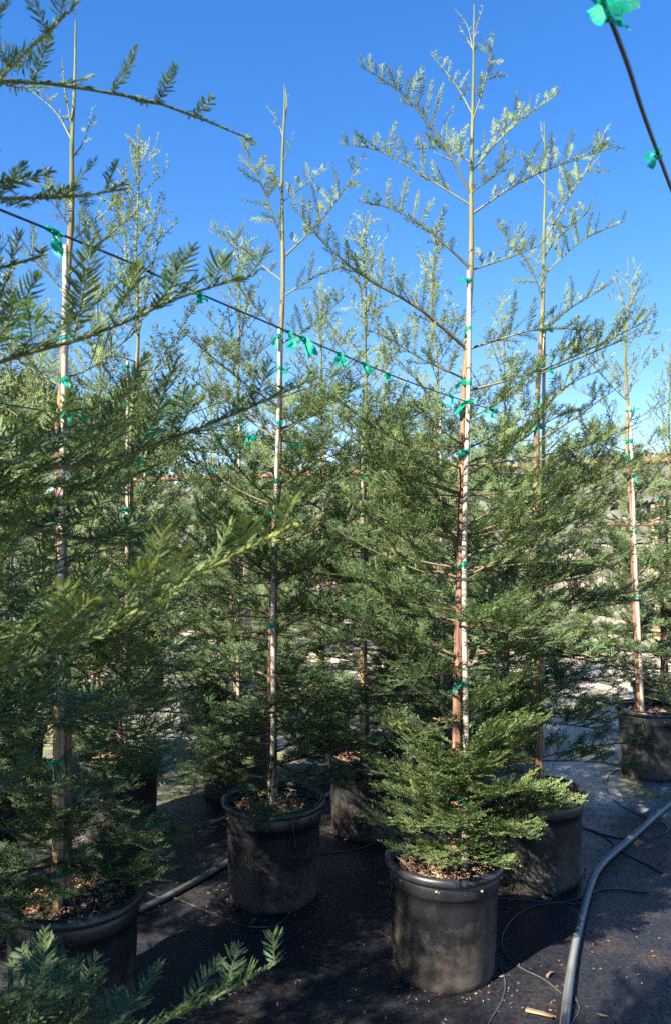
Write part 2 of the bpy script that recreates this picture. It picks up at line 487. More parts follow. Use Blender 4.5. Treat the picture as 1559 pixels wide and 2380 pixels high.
def needles_on(q, rng, pts, nlen, sp, wid, t0, tint, plane, base_t=0.0, spread=62, lift=0.15, seg2=False, youth=0.0):
    """two ranks of flat needles along a twig; pts is its polyline"""
    d = np.linalg.norm(np.diff(pts, axis=0), axis=1)
    L = d.sum()
    n = int(L * (1 - t0) / sp)
    if n < 2: return
    s = np.linspace(t0, 1.0, n) + rng.normal(0, 0.25 / n, n)
    s = np.clip(s, 0, 1)
    cum = np.concatenate([[0], np.cumsum(d)]) / L
    P = np.stack([np.interp(s, cum, pts[:, k]) for k in range(3)], -1)
    Tn = nrm(np.diff(pts, axis=0))
    idx = np.clip(np.searchsorted(cum, s, 'right') - 1, 0, len(Tn) - 1)
    T = Tn[idx]
    S = nrm(np.cross(T, plane)); Nn = np.cross(S, T)
    out, oa = [], []
    prof = np.clip(0.45 + 2.6 * s * (1 - s) , 0.3, 1.1)
    for side in (-1, 1):
        ang = np.radians(spread - 30 * s ** 3 + rng.normal(0, 9, n))
        D = T * np.cos(ang)[:, None] + S * (side * np.sin(ang))[:, None] + Nn * (lift + rng.normal(0, 0.22, n))[:, None]
        D = nrm(D)
        ln = (nlen * prof * rng.uniform(0.75, 1.15, n))[:, None]
        W = nrm(np.cross(D, Nn + rng.normal(0, 0.38, (n, 3)))) * (wid * rng.uniform(0.8, 1.2, n))[:, None] * 0.5
        b0 = P + rng.normal(0, 0.0005, (n, 3))
        tt = tint + youth * s ** 2 + rng.normal(0, 0.11, n)
        if seg2:
            m1 = b0 + D * ln * 0.35 + Nn * ln * 0.04
            m2 = b0 + D * ln * 0.78 + T * ln * 0.06 + Nn * ln * 0.02
            tp = b0 + D * ln + T * ln * 0.12
            v = np.stack([b0 - W * .35, b0 + W * .35, m1 + W, m1 - W, m2 + W * .85, m2 - W * .85, tp + W * .15, tp - W * .15], 1)
            base = np.arange(n)[:, None] * 8
            f = np.concatenate([base + np.array([0, 1, 2, 3]), base + np.array([3, 2, 4, 5]), base + np.array([5, 4, 6, 7])])
            q.add(v.reshape(-1, 3), f, np.repeat(tt, 8))
        else:
            tp = b0 + D * ln + T * ln * 0.12
            v = np.stack([b0 - W * .85, b0 + W * .85, tp + W * .6, tp - W * .6], 1)
            q.add(v.reshape(-1, 3), np.arange(n * 4).reshape(-1, 4), np.repeat(tt, 4))

def bend_path(rng, p0, d0, L, n=5, curl=None, wob=0.05):
    pts = [np.asarray(p0, float)]
    d = nrm(d0)
    for k in range(n - 1):
        if curl is not None: d = nrm(d + curl / (n - 1))
        d = nrm(d + rng.normal(0, wob, 3))
        pts.append(pts[-1] + d * L / (n - 1))
    return np.array(pts)

SPRAYS = {}
SPRAY_L = (0.022, 0.040, 0.060, 0.085, 0.115, 0.150, 0.19)
def spray(lc, nlen, sp, wid, sub, seg2, yt, rng):
    """a leafy twig along +x lying in the xy plane, kept and reused: wood and needle arrays"""
    var = int(rng.integers(0, 5))
    key = (lc, round(nlen * 500), round(sp * 1e4), round(wid * 1e4), sub, seg2, round(yt * 10), var)
    if key in SPRAYS: return SPRAYS[key]
    r = np.random.default_rng(abs(hash(key)) % (2 ** 31))
    L = SPRAY_L[lc]
    nlen = round(nlen * 500) / 500
    qw, qn = Quads(), Quads()
    Z = np.array([0, 0, 1.0]); X = np.array([1.0, 0, 0])
    tw = bend_path(r, (0, 0, 0), X + r.normal(0, .05, 3), L, 6, np.array([0, r.normal(0, .25), r.normal(0.12, .15)]), 0.05)
    tube(qw, tw[[0, 2, 5]], np.linspace(min(.0021, .0008 + L * .012), .0006, 3), 3, np.linspace(-.08, .12, 3), cap=False)
    needles_on(qn, r, tw, nlen, sp, wid, 0.04, 0.0, Z, seg2=seg2, youth=yt)
    if sub and L > 0.07:
        side = 1
        for u in np.linspace(0.16, 0.68, 2 + int(L / 0.042)):
            side = -side
            if r.random() < 0.12: continue
            k = u * 5; i0 = min(int(k), 4)
            p2 = tw[i0] + (tw[i0 + 1] - tw[i0]) * (k - i0)
            T2 = nrm(tw[i0 + 1] - tw[i0]); S2 = nrm(np.cross(T2, Z))
            d2 = nrm(T2 * 0.75 + S2 * side * 0.75 + Z * r.uniform(-.1, 0.3))
            tw2 = bend_path(r, p2, d2, L * (1 - u) * r.uniform(.45, .85) + .008, 4, T2 * .4, 0.06)
            tube(qw, tw2[[0, 3]], (.0011, .0005), 3, 0.05, cap=False)
            needles_on(qn, r, tw2, nlen * 0.92, sp, wid, 0.03, r.normal(0, .04), Z, seg2=seg2, youth=yt)
    out = [np.concatenate(t) if t else None for t in (qw.v, qw.f, qw.a, qn.v, qn.f, qn.a)]
    SPRAYS[key] = out
    return out

def grow_branch(qw, qn, rng, path, r0, mat=0.6, nlen=0.016, twl=0.11, sp=0.0045, wid=0.0022, gap=0.026, bare=0.18,
                rise=0.35, sub=True, seg2=False, tint=None, young_tip=0.25, twig_sides=3):
    """wood into qw, needles into qn. mat: 0 soft yellow-green top growth ... 1 dark old low growth"""
    path = np.asarray(path, float)
    d = np.linalg.norm(np.diff(path, axis=0), axis=1)
    L = d.sum()
    cum = np.concatenate([[0], np.cumsum(d)]) / L
    rad = r0 * (1 - 0.80 * cum ** 0.8)
    tb = 0.56 - 0.44 * mat if tint is None else tint
    wood = np.clip((1 - mat) * 0.75 + 0.45 * cum, 0, 1)
    tube(qw, path, rad, 6, wood)
    Tn = nrm(np.gradient(path, axis=0))
    nt = max(3, int(L * (1 - bare) / gap))
    ts = np.clip(np.linspace(bare, 0.98, nt) + rng.normal(0, 0.25 / nt, nt), 0.02, 0.99)
    side = 1 if rng.random() < .5 else -1
    P_ = np.stack([np.interp(ts, cum, path[:, k]) for k in range(3)], -1)
    T_ = nrm(np.stack([np.interp(ts, cum, Tn[:, k]) for k in range(3)], -1))
    for i in range(nt):
        if rng.random() < 0.06: continue
        t, T = ts[i], T_[i]
        ref = UP if abs(T[2]) < 0.85 else np.array([math.cos(i * 2.4), math.sin(i * 2.4), 0.2])
        S = np.cross(T, ref); S /= math.sqrt(S @ S); Nn = np.cross(S, T)
        side = -side
        ang = math.radians(rng.uniform(36, 62))
        D = T * math.cos(ang) + S * side * math.sin(ang) * rng.uniform(.75, 1.05) + Nn * rise * rng.uniform(-.1, 1.4)
        D /= math.sqrt(D @ D)
        prof = (0.50 + 0.70 * math.sin(math.pi * min(1, max(0.0, t - bare * 0.6) ** 0.75))) * (1.0 - 0.55 * t ** 3)
        tl = max(0.018, twl * prof * rng.uniform(0.55, 1.2))
        lc = int(np.argmin(np.abs(np.array(SPRAY_L) - tl)))
        w = spray(lc, nlen, sp, wid, sub, seg2, young_tip, rng)
        k = tl / SPRAY_L[lc]
        pl = Nn + rng.normal(0, 0.17, 3) + UP * 0.2
        Yv = np.cross(pl, D); Yv /= math.sqrt(Yv @ Yv); Zv = np.cross(D, Yv)
        M3 = np.stack([D, Yv * (1 if rng.random() < .5 else -1), Zv]) * k
        ti = tb + rng.normal(0, 0.07)
        qw.add(w[0] @ M3 + P_[i], w[1], np.clip(w[2] + (1 - mat) * .7 + .38, 0, 1))
        if w[3] is not None: qn.add(w[3] @ M3 + P_[i], w[4], np.clip(w[5] + ti, 0, 1))
    Tm = Tn[len(Tn) * 6 // 10]
    Nn = nrm(UP - Tm * np.dot(UP, Tm))
    needles_on(qn, rng, path, nlen * 0.85, sp * 1.1, wid, 0.24 + 0.2 * mat, tb, nrm(Nn + rng.normal(0, .2, 3)), seg2=seg2, youth=young_tip, spread=50)

def random_branch_path(rng, p0, az, el, L, lift=0.25, droop=0.0, n=8):
    d = np.array([math.cos(az) * math.cos(el), math.sin(az) * math.cos(el), math.sin(el)])
    return bend_path(rng, p0, d, L, n, np.array([0, 0, lift - droop]), 0.035)

def build_trunk(path, r_base, rng, top_green=1.0, r_top=0.0026, sides=12):
    """tapered, fluted stem with knots; tint runs from bark to soft leader"""
    n = 90
    p = smooth_path(path, n)
    s = np.linspace(0, 1, n)
    for a_ in (0, 1):
        w_ = rng.normal(0, 1, 4)
        p[:, a_] += 0.004 * (w_[0] * np.sin(s * 11 + w_[1]) + w_[2] * np.sin(s * 23 + w_[3])) * np.clip(s * 6, 0, 1)
    r = r_top + (r_base - r_top) * np.clip(1 - s, 0, 1) ** 0.98
    r *= 1 + 0.35 * np.exp(-(s / 0.018) ** 2)
    for k in range(22):
        c = rng.uniform(0.05, 0.9)
        r *= 1 + rng.uniform(0.03, 0.16) * np.exp(-((s - c) / 0.006) ** 2)
    q = Quads()
    tube(q, p, r, sides, s * top_green, True, 0.035, rng)
    return q, p

def trunk_at(p, z):
    zz = p[:, 2]
    return np.array([np.interp(z, zz, p[:, 0]), np.interp(z, zz, p[:, 1]), z])

# ------------------------------------------------------------------ a generic sapling (relative to its base at z = 0 on the soil)
def crown_params(h, rng):
    """h 0..1 up the stem -> length, elevation, needle age"""
    if h < 0.22:
        L = rng.uniform(0.30, 0.56); el = rng.uniform(-0.25, 0.30); mt = 0.9
    elif h < 0.66:
        L = rng.uniform(0.46, 0.74) * (1.0 - 0.10 * (h - .22)); el = rng.uniform(0.0, 0.45); mt = 0.80 - 0.5 * (h - .22)
    else:
        u = (h - 0.66) / 0.34
        L = rng.uniform(0.40, 0.62) * (1 - 0.80 * u); el = rng.uniform(0.40, 0.85) + 0.35 * u; mt = 0.55 * (1 - u)
    return L, el, mt

def generic_tree(seed, height=3.1, dens=1.0, sp=0.0094, wid=0.0051, bushy=False, mat_needle=None):
    rng = np.random.default_rng(seed)
    path = np.array([[0, 0, -0.04], [rng.normal(0, .012), rng.normal(0, .012), height * .3], [rng.normal(0, .02), rng.normal(0, .02), height * .65], [rng.normal(0, .03), rng.normal(0, .03), height]])
    qt, tp = build_trunk(path, 0.021, rng)
    qw, qn = Quads(), Quads()
    nb = int((92 if not bushy else 64) * dens)
    hs = np.concatenate([np.linspace(0.02, 0.56, int(nb * .68)), np.linspace(0.56, 0.97, nb - int(nb * .68))])
    if not bushy: hs = np.concatenate([rng.uniform(0.02, 0.22, 12), hs])
    az = rng.uniform(0, 6.28)
    fl, fh = rng.uniform(.78, .98), rng.uniform(.80, 1.08)
    for h in hs:
        h = h + 0.022 * math.sin(h * height * 6.283 / 0.17 + seed)            # branches come in loose whorls
        h = min(max(h + rng.normal(0, 0.006), 0.02), 0.975)
        az += 2.4 + rng.normal(0, 0.45)
        L, el, mt = crown_params(h, rng)
        L *= fl if h < .5 else fh
        if bushy: L = 0.75 * (1 - h) ** 0.8 + 0.1; el = 0.35 + 0.5 * h; mt = 0.7
        p0 = trunk_at(tp, h * height)
        path = random_branch_path(rng, p0, az, el, L, 0.30 if h > .3 else 0.15, 0.25 if h < .35 else 0.0)
        grow_branch(qw, qn, rng, path, 0.0055 * (1 - 0.5 * h), mt, 0.0215 - 0.006 * h, 0.150 * (1 - 0.22 * h), sp, wid,
                    0.029 + 0.004 * h, 0.16, 0.5 + 0.3 * h, sub=h < 0.6, young_tip=0.35 - 0.2 * mt)
    # leader's own scale needles
    needles_on(qn, rng, tp[-26:], 0.007, 0.006, 0.002, 0.0, 0.75, np.array([1.0, 0, 0]), spread=25)
    mt_, mw, mn = qt.mesh('trunk', M_BARK, True), qw.mesh('branches', M_TWIG, True), qn.mesh('needles', mat_needle or M_NEEDLE)
    return dict(trunk=mt_, branches=mw, needles=mn, height=height)

def place_generic(var, base, rz, scale, label, group, tilt=(0, 0), cat='tree', name='redwood_sapling', tree_top=None):
    e = root(name, base, label, cat, group)
    e.rotation_euler = (tilt[0], tilt[1], rz)
    e.scale = (scale[0], scale[0], scale[1]) if isinstance(scale, tuple) else (scale,) * 3
    t = link('trunk', var['trunk'], e)
    b = link('branches', var['branches'], e)
    c = link('crown', var['needles'], e)
    c['kind'] = 'stuff'
    return e

# ------------------------------------------------------------------ pots
POT_H, SOIL_Z = 0.42, 0.365
def make_pot_meshes(seed):
    rng = np.random.default_rng(seed)
    a1, a2, p1, p2 = rng.uniform(.004, .010), rng.uniform(.002, .006), rng.uniform(0, 6), rng.uniform(0, 6)
    wob = lambda a: a1 * np.cos(2 * a + p1) + a2 * np.cos(3 * a + p2)
    body = Quads()
    lathe(body, [(0.0, 0.012), (0.165, 0.012), (0.178, 0.0), (0.186, 0.006), (0.190, 0.03), (0.196, 0.15), (0.2015, 0.30), (0.2035, 0.335), (0.2075, 0.3375),
                 (0.2085, 0.345), (0.2095, 0.372), (0.2080, 0.3765), (0.2060, 0.384), (0.2065, 0.400), (0.2015, 0.402), (0.2000, 0.36), (0.196, 0.30)], 56, (0, 0, 0), wob)
    rim = Quads()
    lathe(rim, [(0.2068, 0.392), (0.2190, 0.390), (0.2240, 0.393), (0.2262, 0.402), (0.2240, 0.413), (0.2170, 0.420), (0.2080, 0.421), (0.2025, 0.416), (0.2008, 0.400)], 56, (0, 0, 0), wob)
    soil = Quads()
    prof = [(r, SOIL_Z + 0.022 * (1 - (r / .2) ** 2) - (0.008 if r > .18 else 0)) for r in np.linspace(0.0015, 0.2005, 12)]
    lathe(soil, prof, 48)
    chips = Quads()
    n = 620
    r = 0.195 * np.sqrt(rng.uniform(0, 1, n)); th = rng.uniform(0, 6.283, n)
    z = SOIL_Z + 0.022 * (1 - (r / .2) ** 2) + rng.uniform(0.0, 0.007, n)
    c = np.stack([r * np.cos(th), r * np.sin(th), z], -1)
    d = nrm(np.stack([rng.normal(0, 1, n), rng.normal(0, 1, n), rng.normal(0, .28, n)], -1))
    s = nrm(np.cross(d, UP + rng.normal(0, .35, (n, 3)))); u = np.cross(s, d)
    le = rng.gamma(3, 0.0042, (n, 1)) + .004; wi = rng.uniform(.0022, .007, (n, 1)); hh = rng.uniform(.0012, .003, (n, 1))
    v = np.stack([c - d * le - s * wi * .6 - u * hh, c + d * le * .9 - s * wi - u * hh, c + d * le + s * wi * .7 - u * hh, c - d * le * .85 + s * wi - u * hh,
                  c - d * le - s * wi * .6 + u * hh, c + d * le * .9 - s * wi + u * hh, c + d * le + s * wi * .7 + u * hh, c - d * le * .85 + s * wi + u * hh], 1)
    b8 = np.arange(n)[:, None] * 8
    f = np.concatenate([b8 + np.array(k) for k in ([4, 5, 6, 7], [0, 1, 5, 4], [1, 2, 6, 5], [2, 3, 7, 6], [3, 0, 4, 7])])
    chips.add(v.reshape(-1, 3), f, np.repeat(np.clip(rng.normal(.5, .27, n), 0, 1), 8))
    return dict(rim=rim.mesh('rim', M_RIM, True), body=body.mesh('pot_body', M_POT, True), soil=soil.mesh('soil', M_SOIL, True), chips=chips.mesh('wood_chips', M_CHIP))
POTS = [make_pot_meshes(s) for s in (1, 2, 3)]

def pot(xy, label, k=0, rz=0.0, scale=1.0, tilt=(0, 0), group='black nursery pots'):
    m = POTS[k % 3]
    e = root('nursery_pot', (xy[0], xy[1], mat_z(*xy) - 0.004), label, 'pot', group)
    e.rotation_euler = (tilt[0], tilt[1], rz)
    e.scale = (scale,) * 3
    link('pot_body', m['body'], e)
    link('rim', m['rim'], e)
    s = link('soil', m['soil'], e)
    c = link('wood_chips', m['chips'], s); c['kind'] = 'stuff'
    return e

# ------------------------------------------------------------------ stakes and ties
def ribbon(q, rng, p0, d0, L, w, n=9, curl=0.9, twist=1.2):
    """a crumpled strip of plastic tape"""
    d = nrm(d0); wv = nrm(np.cross(d, rng.normal(0, 1, 3)))
    P, W = [np.asarray(p0, float)], [wv * w * 0.25]
    axis = nrm(rng.normal(0, 1, 3))
    for k in range(1, n):
        d = nrm(d + np.cross(axis, d) * curl / n * rng.uniform(0, 2) + np.array([0, 0, -0.35 / n * 3]) + rng.normal(0, 0.12, 3))
        wv = nrm(wv - d * np.dot(wv, d) + np.cross(d, wv) * twist / n * rng.uniform(-1, 1.6))
        P.append(P[-1] + d * L / (n - 1)); W.append(wv * w * min(1, 0.3 + 1.2 * k / n) * rng.uniform(.8, 1.15) * 0.5)
    P, W = np.array(P), np.array(W)
    bulge = np.cross(nrm(np.gradient(P, axis=0)), nrm(W)) * w * 0.22
    v = np.stack([P - W, P + bulge * rng.uniform(-1, 1, (n, 1)), P + W], 1).reshape(-1, 3)
    i = np.arange(n - 1)[:, None]; j = np.arange(2)[None]
    q.add(v, np.stack([i * 3 + j, i * 3 + j + 1, (i + 1) * 3 + j + 1, (i + 1) * 3 + j], -1).reshape(-1, 4))

def loop_tie(q, rng, ca, ra, cb, rb, w, tails=2, tail_len=0.045):
    """tape wound round two posts (centres ca, cb, radii ra, rb) and knotted"""
    ca, cb = np.asarray(ca, float), np.asarray(cb, float)
    m = 30
    ang = np.arange(m) * 2 * math.pi / m
    dirs = np.stack([np.cos(ang), np.sin(ang), 0 * ang], -1)
    sup_a = (ca @ dirs.T) + ra; sup_b = (cb @ dirs.T) + rb
    pts = np.where((sup_a > sup_b)[:, None], ca + dirs * (ra + .0018), cb + dirs * (rb + .0018))
    pts = (pts + np.roll(pts, 1, 0) * .25 + np.roll(pts, -1, 0) * .25) / 1.5
    cen = (ca + cb) / 2
    tilt = rng.normal(0, .18, 2)
    hgt = 0.75 + 0.35 * np.sin(ang * 2 + rng.uniform(0, 6)) * rng.uniform(.3, 1) + rng.normal(0, .06, m)
    zoff = ((pts - cen)[:, :2] @ tilt)
    rows = []
    for s, b in ((-.5, 0.0), (-.15, .0016), (.15, .0004), (.5, 0.0012)):
        r = pts + dirs * b
        r = r + np.stack([0 * ang, 0 * ang, zoff + s * w * hgt], -1)
        rows.append(r)
    v = np.stack(rows, 1).reshape(-1, 3)
    i = np.arange(m)[:, None]; j = np.arange(3)[None]
    q.add(v, np.stack([i * 4 + j, ((i + 1) % m) * 4 + j, ((i + 1) % m) * 4 + j + 1, i * 4 + j + 1], -1).reshape(-1, 4))
    kd = int(rng.integers(0, m)) if rng.random() < .35 else int(m * (0.72 + rng.uniform(-.08, .16))) % m
    kp = pts[kd] + dirs[kd] * .004 + np.array([0, 0, zoff[kd]])
    for t in range(tails):
        ribbon(q, rng, kp, dirs[kd] + rng.normal(0, .8, 3), tail_len * rng.uniform(.6, 1.3), w * rng.uniform(.7, 1.1), 8)
    # the knot itself
    for t in range(3):
        ribbon(q, rng, kp - dirs[kd] * .002, rng.normal(0, 1, 3), .014, w * .8, 6, 3.0, 2.0)

def make_stake(p0, p1, r, mat, label, group, ties=(), trunk=None, trunk_r=None, seed=0, tw=0.019, tail=0.05, knots=None):
    """bamboo from p0 up to p1 with joints; ties: heights at which tape holds it to the stem"""
    rng = np.random.default_rng(seed)
    p0, p1 = np.asarray(p0, float), np.asarray(p1, float)
    L = np.linalg.norm(p1 - p0)
    n = int(L / 0.012)
    s = np.linspace(0, 1, n)
    pts = (p1 - p0)[None] * s[:, None]
    b1, b2 = rng.normal(0, .003, 2)
    pts[:, 0] += b1 * np.sin(s * 9); pts[:, 1] += b2 * np.sin(s * 7 + 1)
    r_ = r * (1.06 - 0.22 * s)
    scar = np.zeros(n)
    z = rng.uniform(.1, .2)
    while z < L - .03:
        g = np.exp(-((s * L - z) / 0.0075) ** 2)
        r_ = r_ * (1 + 0.13 * g); scar = np.maximum(scar, np.exp(-((s * L - z - .004) / 0.005) ** 2) * .55)
        r_ = np.where(s * L > z, r_ * 0.985, r_)
        z += rng.uniform(.19, .30)
    e = root('bamboo_stake', p0, label, 'stake', group)
    q = Quads(); tube(q, pts, r_, 10, scar)
    # the cut end is hollow: a darker plug
    link('cane', q.mesh('cane', mat, True), e)
    for zt in ties:
        k = int(np.clip((zt - p0[2]) / (p1[2] - p0[2]), 0, 1) * (n - 1))
        cs = pts[k]
        q = Quads()
        if trunk is not None:
            ct = trunk_at(trunk, zt) - p0
            ct = np.array([ct[0], ct[1], cs[2]])
            loop_tie(q, rng, ct, trunk_r(zt), cs, r_[k], tw * rng.uniform(.8, 1.3), int(rng.integers(1, 3)), tail)
        else:
            loop_tie(q, rng, cs, r_[k] + .006, cs + np.array([.004, 0, 0]), r_[k], tw, 1, tail)
        link('tape_tie', q.mesh('tape_tie', M_TAPE, True), e)
    return e

# ------------------------------------------------------------------ hero saplings: stems and main branches read off at their real distance
def hero_tree(key, trunk_px, depth, label, seed, heroes=(), low=(), n_random=60, zr=(0.45, 2.3), r_base=0.021, sp=0.0052, wid=0.0031, lean=0.0,
              lenscale=1.0, dense_low=True, base_xy=None, seg2=False, nscale=1.0, avoid=None, twl=0.150, upper_random=0, group='potted redwood saplings', gap=0.027):
    rng = np.random.default_rng(seed)
    W = np.array([at(x, y, depth + lean * k / max(1, len(trunk_px) - 1)) for k, (x, y) in enumerate(trunk_px)])
    base = W[0].copy()
    base[2] = SOIL_Z + 0.01
    W[0] = base
    e = root('redwood_sapling', base, label, 'tree', group)
    rel = W - base
    rel[0, 2] -= 0.05
    qt, tp = build_trunk(rel, r_base, rng)
    qt.obj('trunk', M_BARK, e, True)
    H = rel[-1, 2]
    # needles clothing the soft top of the leader
    def one(path, r0, mt, **kw):
        qw, qn = Quads(), Quads()
        grow_branch(qw, qn, rng, path, r0, mt, **kw)
        b = qw.obj('branch', M_TWIG, e, True)
        c = qn.obj('needles', M_NEEDLE, b); c['kind'] = 'stuff'
        return b
    for h in heroes:
        pts, dd = h[0], h[1]
        opt = h[2] if len(h) > 2 else {}
        P = [at(x, y, depth + dd * (k / (len(pts) - 1)) ** 0.8) - base for k, (x, y) in enumerate(pts)]
        P[0] = trunk_at(tp, P[0][2])
        path = smooth_path(P, 10)
        L = np.linalg.norm(np.diff(path, axis=0), axis=1).sum()
        h01 = P[0][2] / H
        mt = opt.get('mat', float(np.clip(0.95 - 0.95 * h01, 0.05, 0.9)))
        kw = dict(nlen=nscale * opt.get('nlen', 0.0215 - 0.0055 * h01), twl=opt.get('twl', min(0.15, 0.24 * L + .02)) * 1.2, sp=opt.get('sp', sp if h01 < .55 else sp * .7), wid=opt.get('wid', wid if h01 < .55 else wid * .82),
                  gap=opt.get('gap', 0.026 - 0.007 * h01), bare=opt.get('bare', 0.16), rise=opt.get('rise', 0.5 + 0.4 * h01), sub=opt.get('sub', h01 < 0.55),
                  seg2=seg2, young_tip=opt.get('yt', 0.3 - 0.15 * mt), tint=opt.get('tint'))
        one(path, opt.get('r0', min(0.0066, 0.0022 + 0.007 * L) * (1.15 - 0.35 * h01)), mt, **kw)
    az = rng.uniform(0, 6.28)
    zs = np.sort(rng.uniform(zr[0] - SOIL_Z, zr[1] - SOIL_Z, n_random)) if n_random else []
    if upper_random: zs = np.concatenate([zs, np.linspace(zr[1] - SOIL_Z, H * 0.95, upper_random)])
    for z in zs:
        z = max(0.03, z + 0.05 * math.sin(z * 6.283 / 0.17 + seed))
        az += 2.4 + rng.normal(0, 0.5)
        h01 = z / H
        L, el, mt = crown_params(h01, rng)
        L *= lenscale
        p0 = trunk_at(tp, z)
        if avoid is not None and avoid(az % (2 * math.pi), z): continue
        path = random_branch_path(rng, p0, az, el, L, 0.30 if h01 > .3 else 0.12, 0.25 if h01 < .3 else 0.0)
        one(path, 0.0058 * (1 - .45 * h01), mt, nlen=nscale * (0.0215 - 0.006 * h01), twl=twl * (1 - .3 * h01), sp=sp, wid=wid, gap=gap + 0.010 * h01,
            bare=0.14, rise=0.5 + .3 * h01, sub=h01 < 0.6, seg2=seg2, young_tip=0.30 - 0.2 * mt)
    for l in low:      # (azimuth, height above soil, length, elevation)
        path = random_branch_path(rng, trunk_at(tp, l[1] + .05), l[0], l[3] + .22, l[2], 0.15, 0.30)
        one(path, 0.004, 0.85, nlen=nscale * 0.021, twl=0.15, sp=sp, wid=wid * 1.25, gap=0.020, tint=.30, bare=0.12, rise=0.25, sub=True, seg2=seg2, young_tip=0.25)  # lighter tint paints the sunlit look of the low skirt into its needles
    q = Quads()
    needles_on(q, rng, tp[-24:], 0.007, 0.005, 0.002, 0.0, 0.8, np.array([1.0, 0, 0]), spread=24, youth=.1)
    c = q.obj('leader_needles', M_NEEDLE, e); c['kind'] = 'stuff'
    r_of = lambda z: 0.003 + (r_base - 0.003) * min(1.0, max(0.0, 1 - (z - base[2]) / H)) ** 0.85
    return dict(root=e, base=base, trunk=tp + base, r=r_of, H=H)

def stake_for(t, px0, px1, depth, r, label, ties_px, seed, mat=None, tw=0.020, tail=0.05, group='bamboo stakes'):
    p0, p1 = at(px0[0], px0[1], depth), at(px1[0], px1[1], depth)
    p0[2] = SOIL_Z - 0.03
    zt = [at(800, y, depth)[2] for y in ties_px]
    return make_stake(p0, p1, r, mat or M_STAKE, label, group, zt, t['trunk'], t['r'], seed, tw, tail)

# --- the tall sapling in the front pot
low_front = [(a, z, L, el) for a, z, L, el in [
    (3.6, .12, .40, .10), (4.1, .18, .36, -.1), (4.6, .10, .34, -.15), (5.0, .22, .36, .05), (5.4, .14, .40, -.05), (5.9, .20, .46, .0), (0.1, .16, .44, -.05),
    (0.5, .28, .40, .2), (3.2, .22, .36, .15), (2.6, .15, .34, .1), (1.6, .2, .3, .1), (4.4, .30, .34, .2), (5.6, .36, .40, .3), (6.1, .40, .42, .35),
    (3.9, .06, .30, -.2), (5.2, .06, .32, -.2), (0.3, .07, .34, -.15), (5.75, .50, .38, .45), (0.0, .52, .36, .4), (3.4, .42, .30, .15), (5.3, .10, .38, .15), (4.3, .24, .38, .1), (4.0, .30, .34, .35), (5.1, .26, .30, .45), (5.7, .28, .38, .4), (0.2, .34, .36, .45), (3.5, .32, .34, .4), (4.5, .14, .36, .2), (5.5, .18, .42, .2), (6.0, .10, .44, .1), (3.8, .16, .38, .2), (4.75, .20, .30, .4)]]
T_FRONT = hero_tree('front', [(1055, 1995), (1060, 1750), (1066, 1500), (1072, 1200), (1078, 900), (1091, 620), (1095, 400), (1100, 200), (1103, 12)], 3.08,
    'tall redwood sapling with open ladder-like top, in the frontmost pot', 101, low=low_front, n_random=70, zr=(0.95, 2.1), r_base=0.0215, avoid=lambda a, z: abs(a - 4.75) < .62 and (z > .98 or z < .8), heroes=[
    ([(1097, 125), (1085, 60), (1057, 22)], 0.02, dict(twl=.018, nlen=.006)), ([(1100, 95), (1108, 60), (1122, 15)], -0.02, dict(twl=.015, nlen=.006)),
    ([(1094, 118), (1084, 90), (1066, 59)], 0.03, dict(twl=.015, nlen=.006)), ([(1101, 125), (1112, 95), (1127, 92)], 0.02, dict(twl=.015, nlen=.006)),
    ([(1102, 280), (1125, 195), (1148, 80)], -0.06, dict(twl=.06)), ([(1092, 265), (1060, 200), (1000, 125)], 0.05, dict(twl=.05)),
    ([(1090, 455), (1020, 320), (930, 215), (838, 155)], -0.12, dict(twl=.11, mat=.4, r0=.0048)), ([(1090, 380), (1030, 345), (960, 347)], 0.15, dict(twl=.07)),
    ([(1100, 400), (1180, 305), (1300, 215)], 0.10, dict(twl=.10)), ([(1100, 450), (1130, 420), (1195, 360)], -0.15, dict(twl=.08)),
    ([(1085, 480), (970, 400), (880, 350), (790, 335)], 0.08, dict(twl=.12, r0=.0045)), ([(1100, 500), (1205, 425), (1320, 375), (1435, 340)], -0.06, dict(twl=.11, r0=.0048)),
    ([(1088, 625), (1000, 540), (920, 490), (835, 467)], -0.10, dict(twl=.10)), ([(1095, 628), (1180, 600), (1255, 570)], 0.15, dict(twl=.09)),
    ([(1075, 810), (970, 715), (855, 650), (770, 580), (675, 475)], -0.28, dict(twl=.13, r0=.0072, mat=.55)), ([(1092, 812), (1205, 775), (1280, 762), (1400, 770)], -0.2, dict(twl=.12, mat=.6)),
    ([(1090, 910), (1210, 875), (1330, 830), (1525, 735)], -0.15, dict(twl=.13, r0=.006, mat=.55)), ([(1080, 1035), (1015, 990), (960, 935)], -0.2, dict(twl=.10)),
    ([(1070, 880), (980, 835), (900, 785), (845, 765)], -0.1, dict(twl=.13)), ([(1065, 1150), (930, 1100), (840, 1030), (690, 930)], -0.2, dict(twl=.14, r0=.0065)),
    ([(1060, 1255), (995, 1235), (920, 1190), (850, 1150)], -0.15, dict(twl=.13)), ([(1060, 1420), (960, 1400), (860, 1350), (740, 1330)], -0.1, dict(twl=.13)),
    ([(1075, 1300), (1190, 1250), (1320, 1200), (1420, 1150)], 0.05, dict(twl=.13)), ([(1075, 1430), (1200, 1400), (1330, 1330), (1440, 1310)], 0.0, dict(twl=.13)),
    ([(1075, 1080), (1180, 1040), (1290, 970), (1370, 950)], 0.1, dict(twl=.12)), ([(1080, 980), (1150, 940), (1240, 880)], -0.25, dict(twl=.12)),
    ([(1075, 1530), (1160, 1510), (1290, 1470), (1390, 1460)], -0.05, dict(twl=.13)), ([(1060, 1540), (950, 1530), (860, 1470)], -0.15, dict(twl=.13)),
    ])
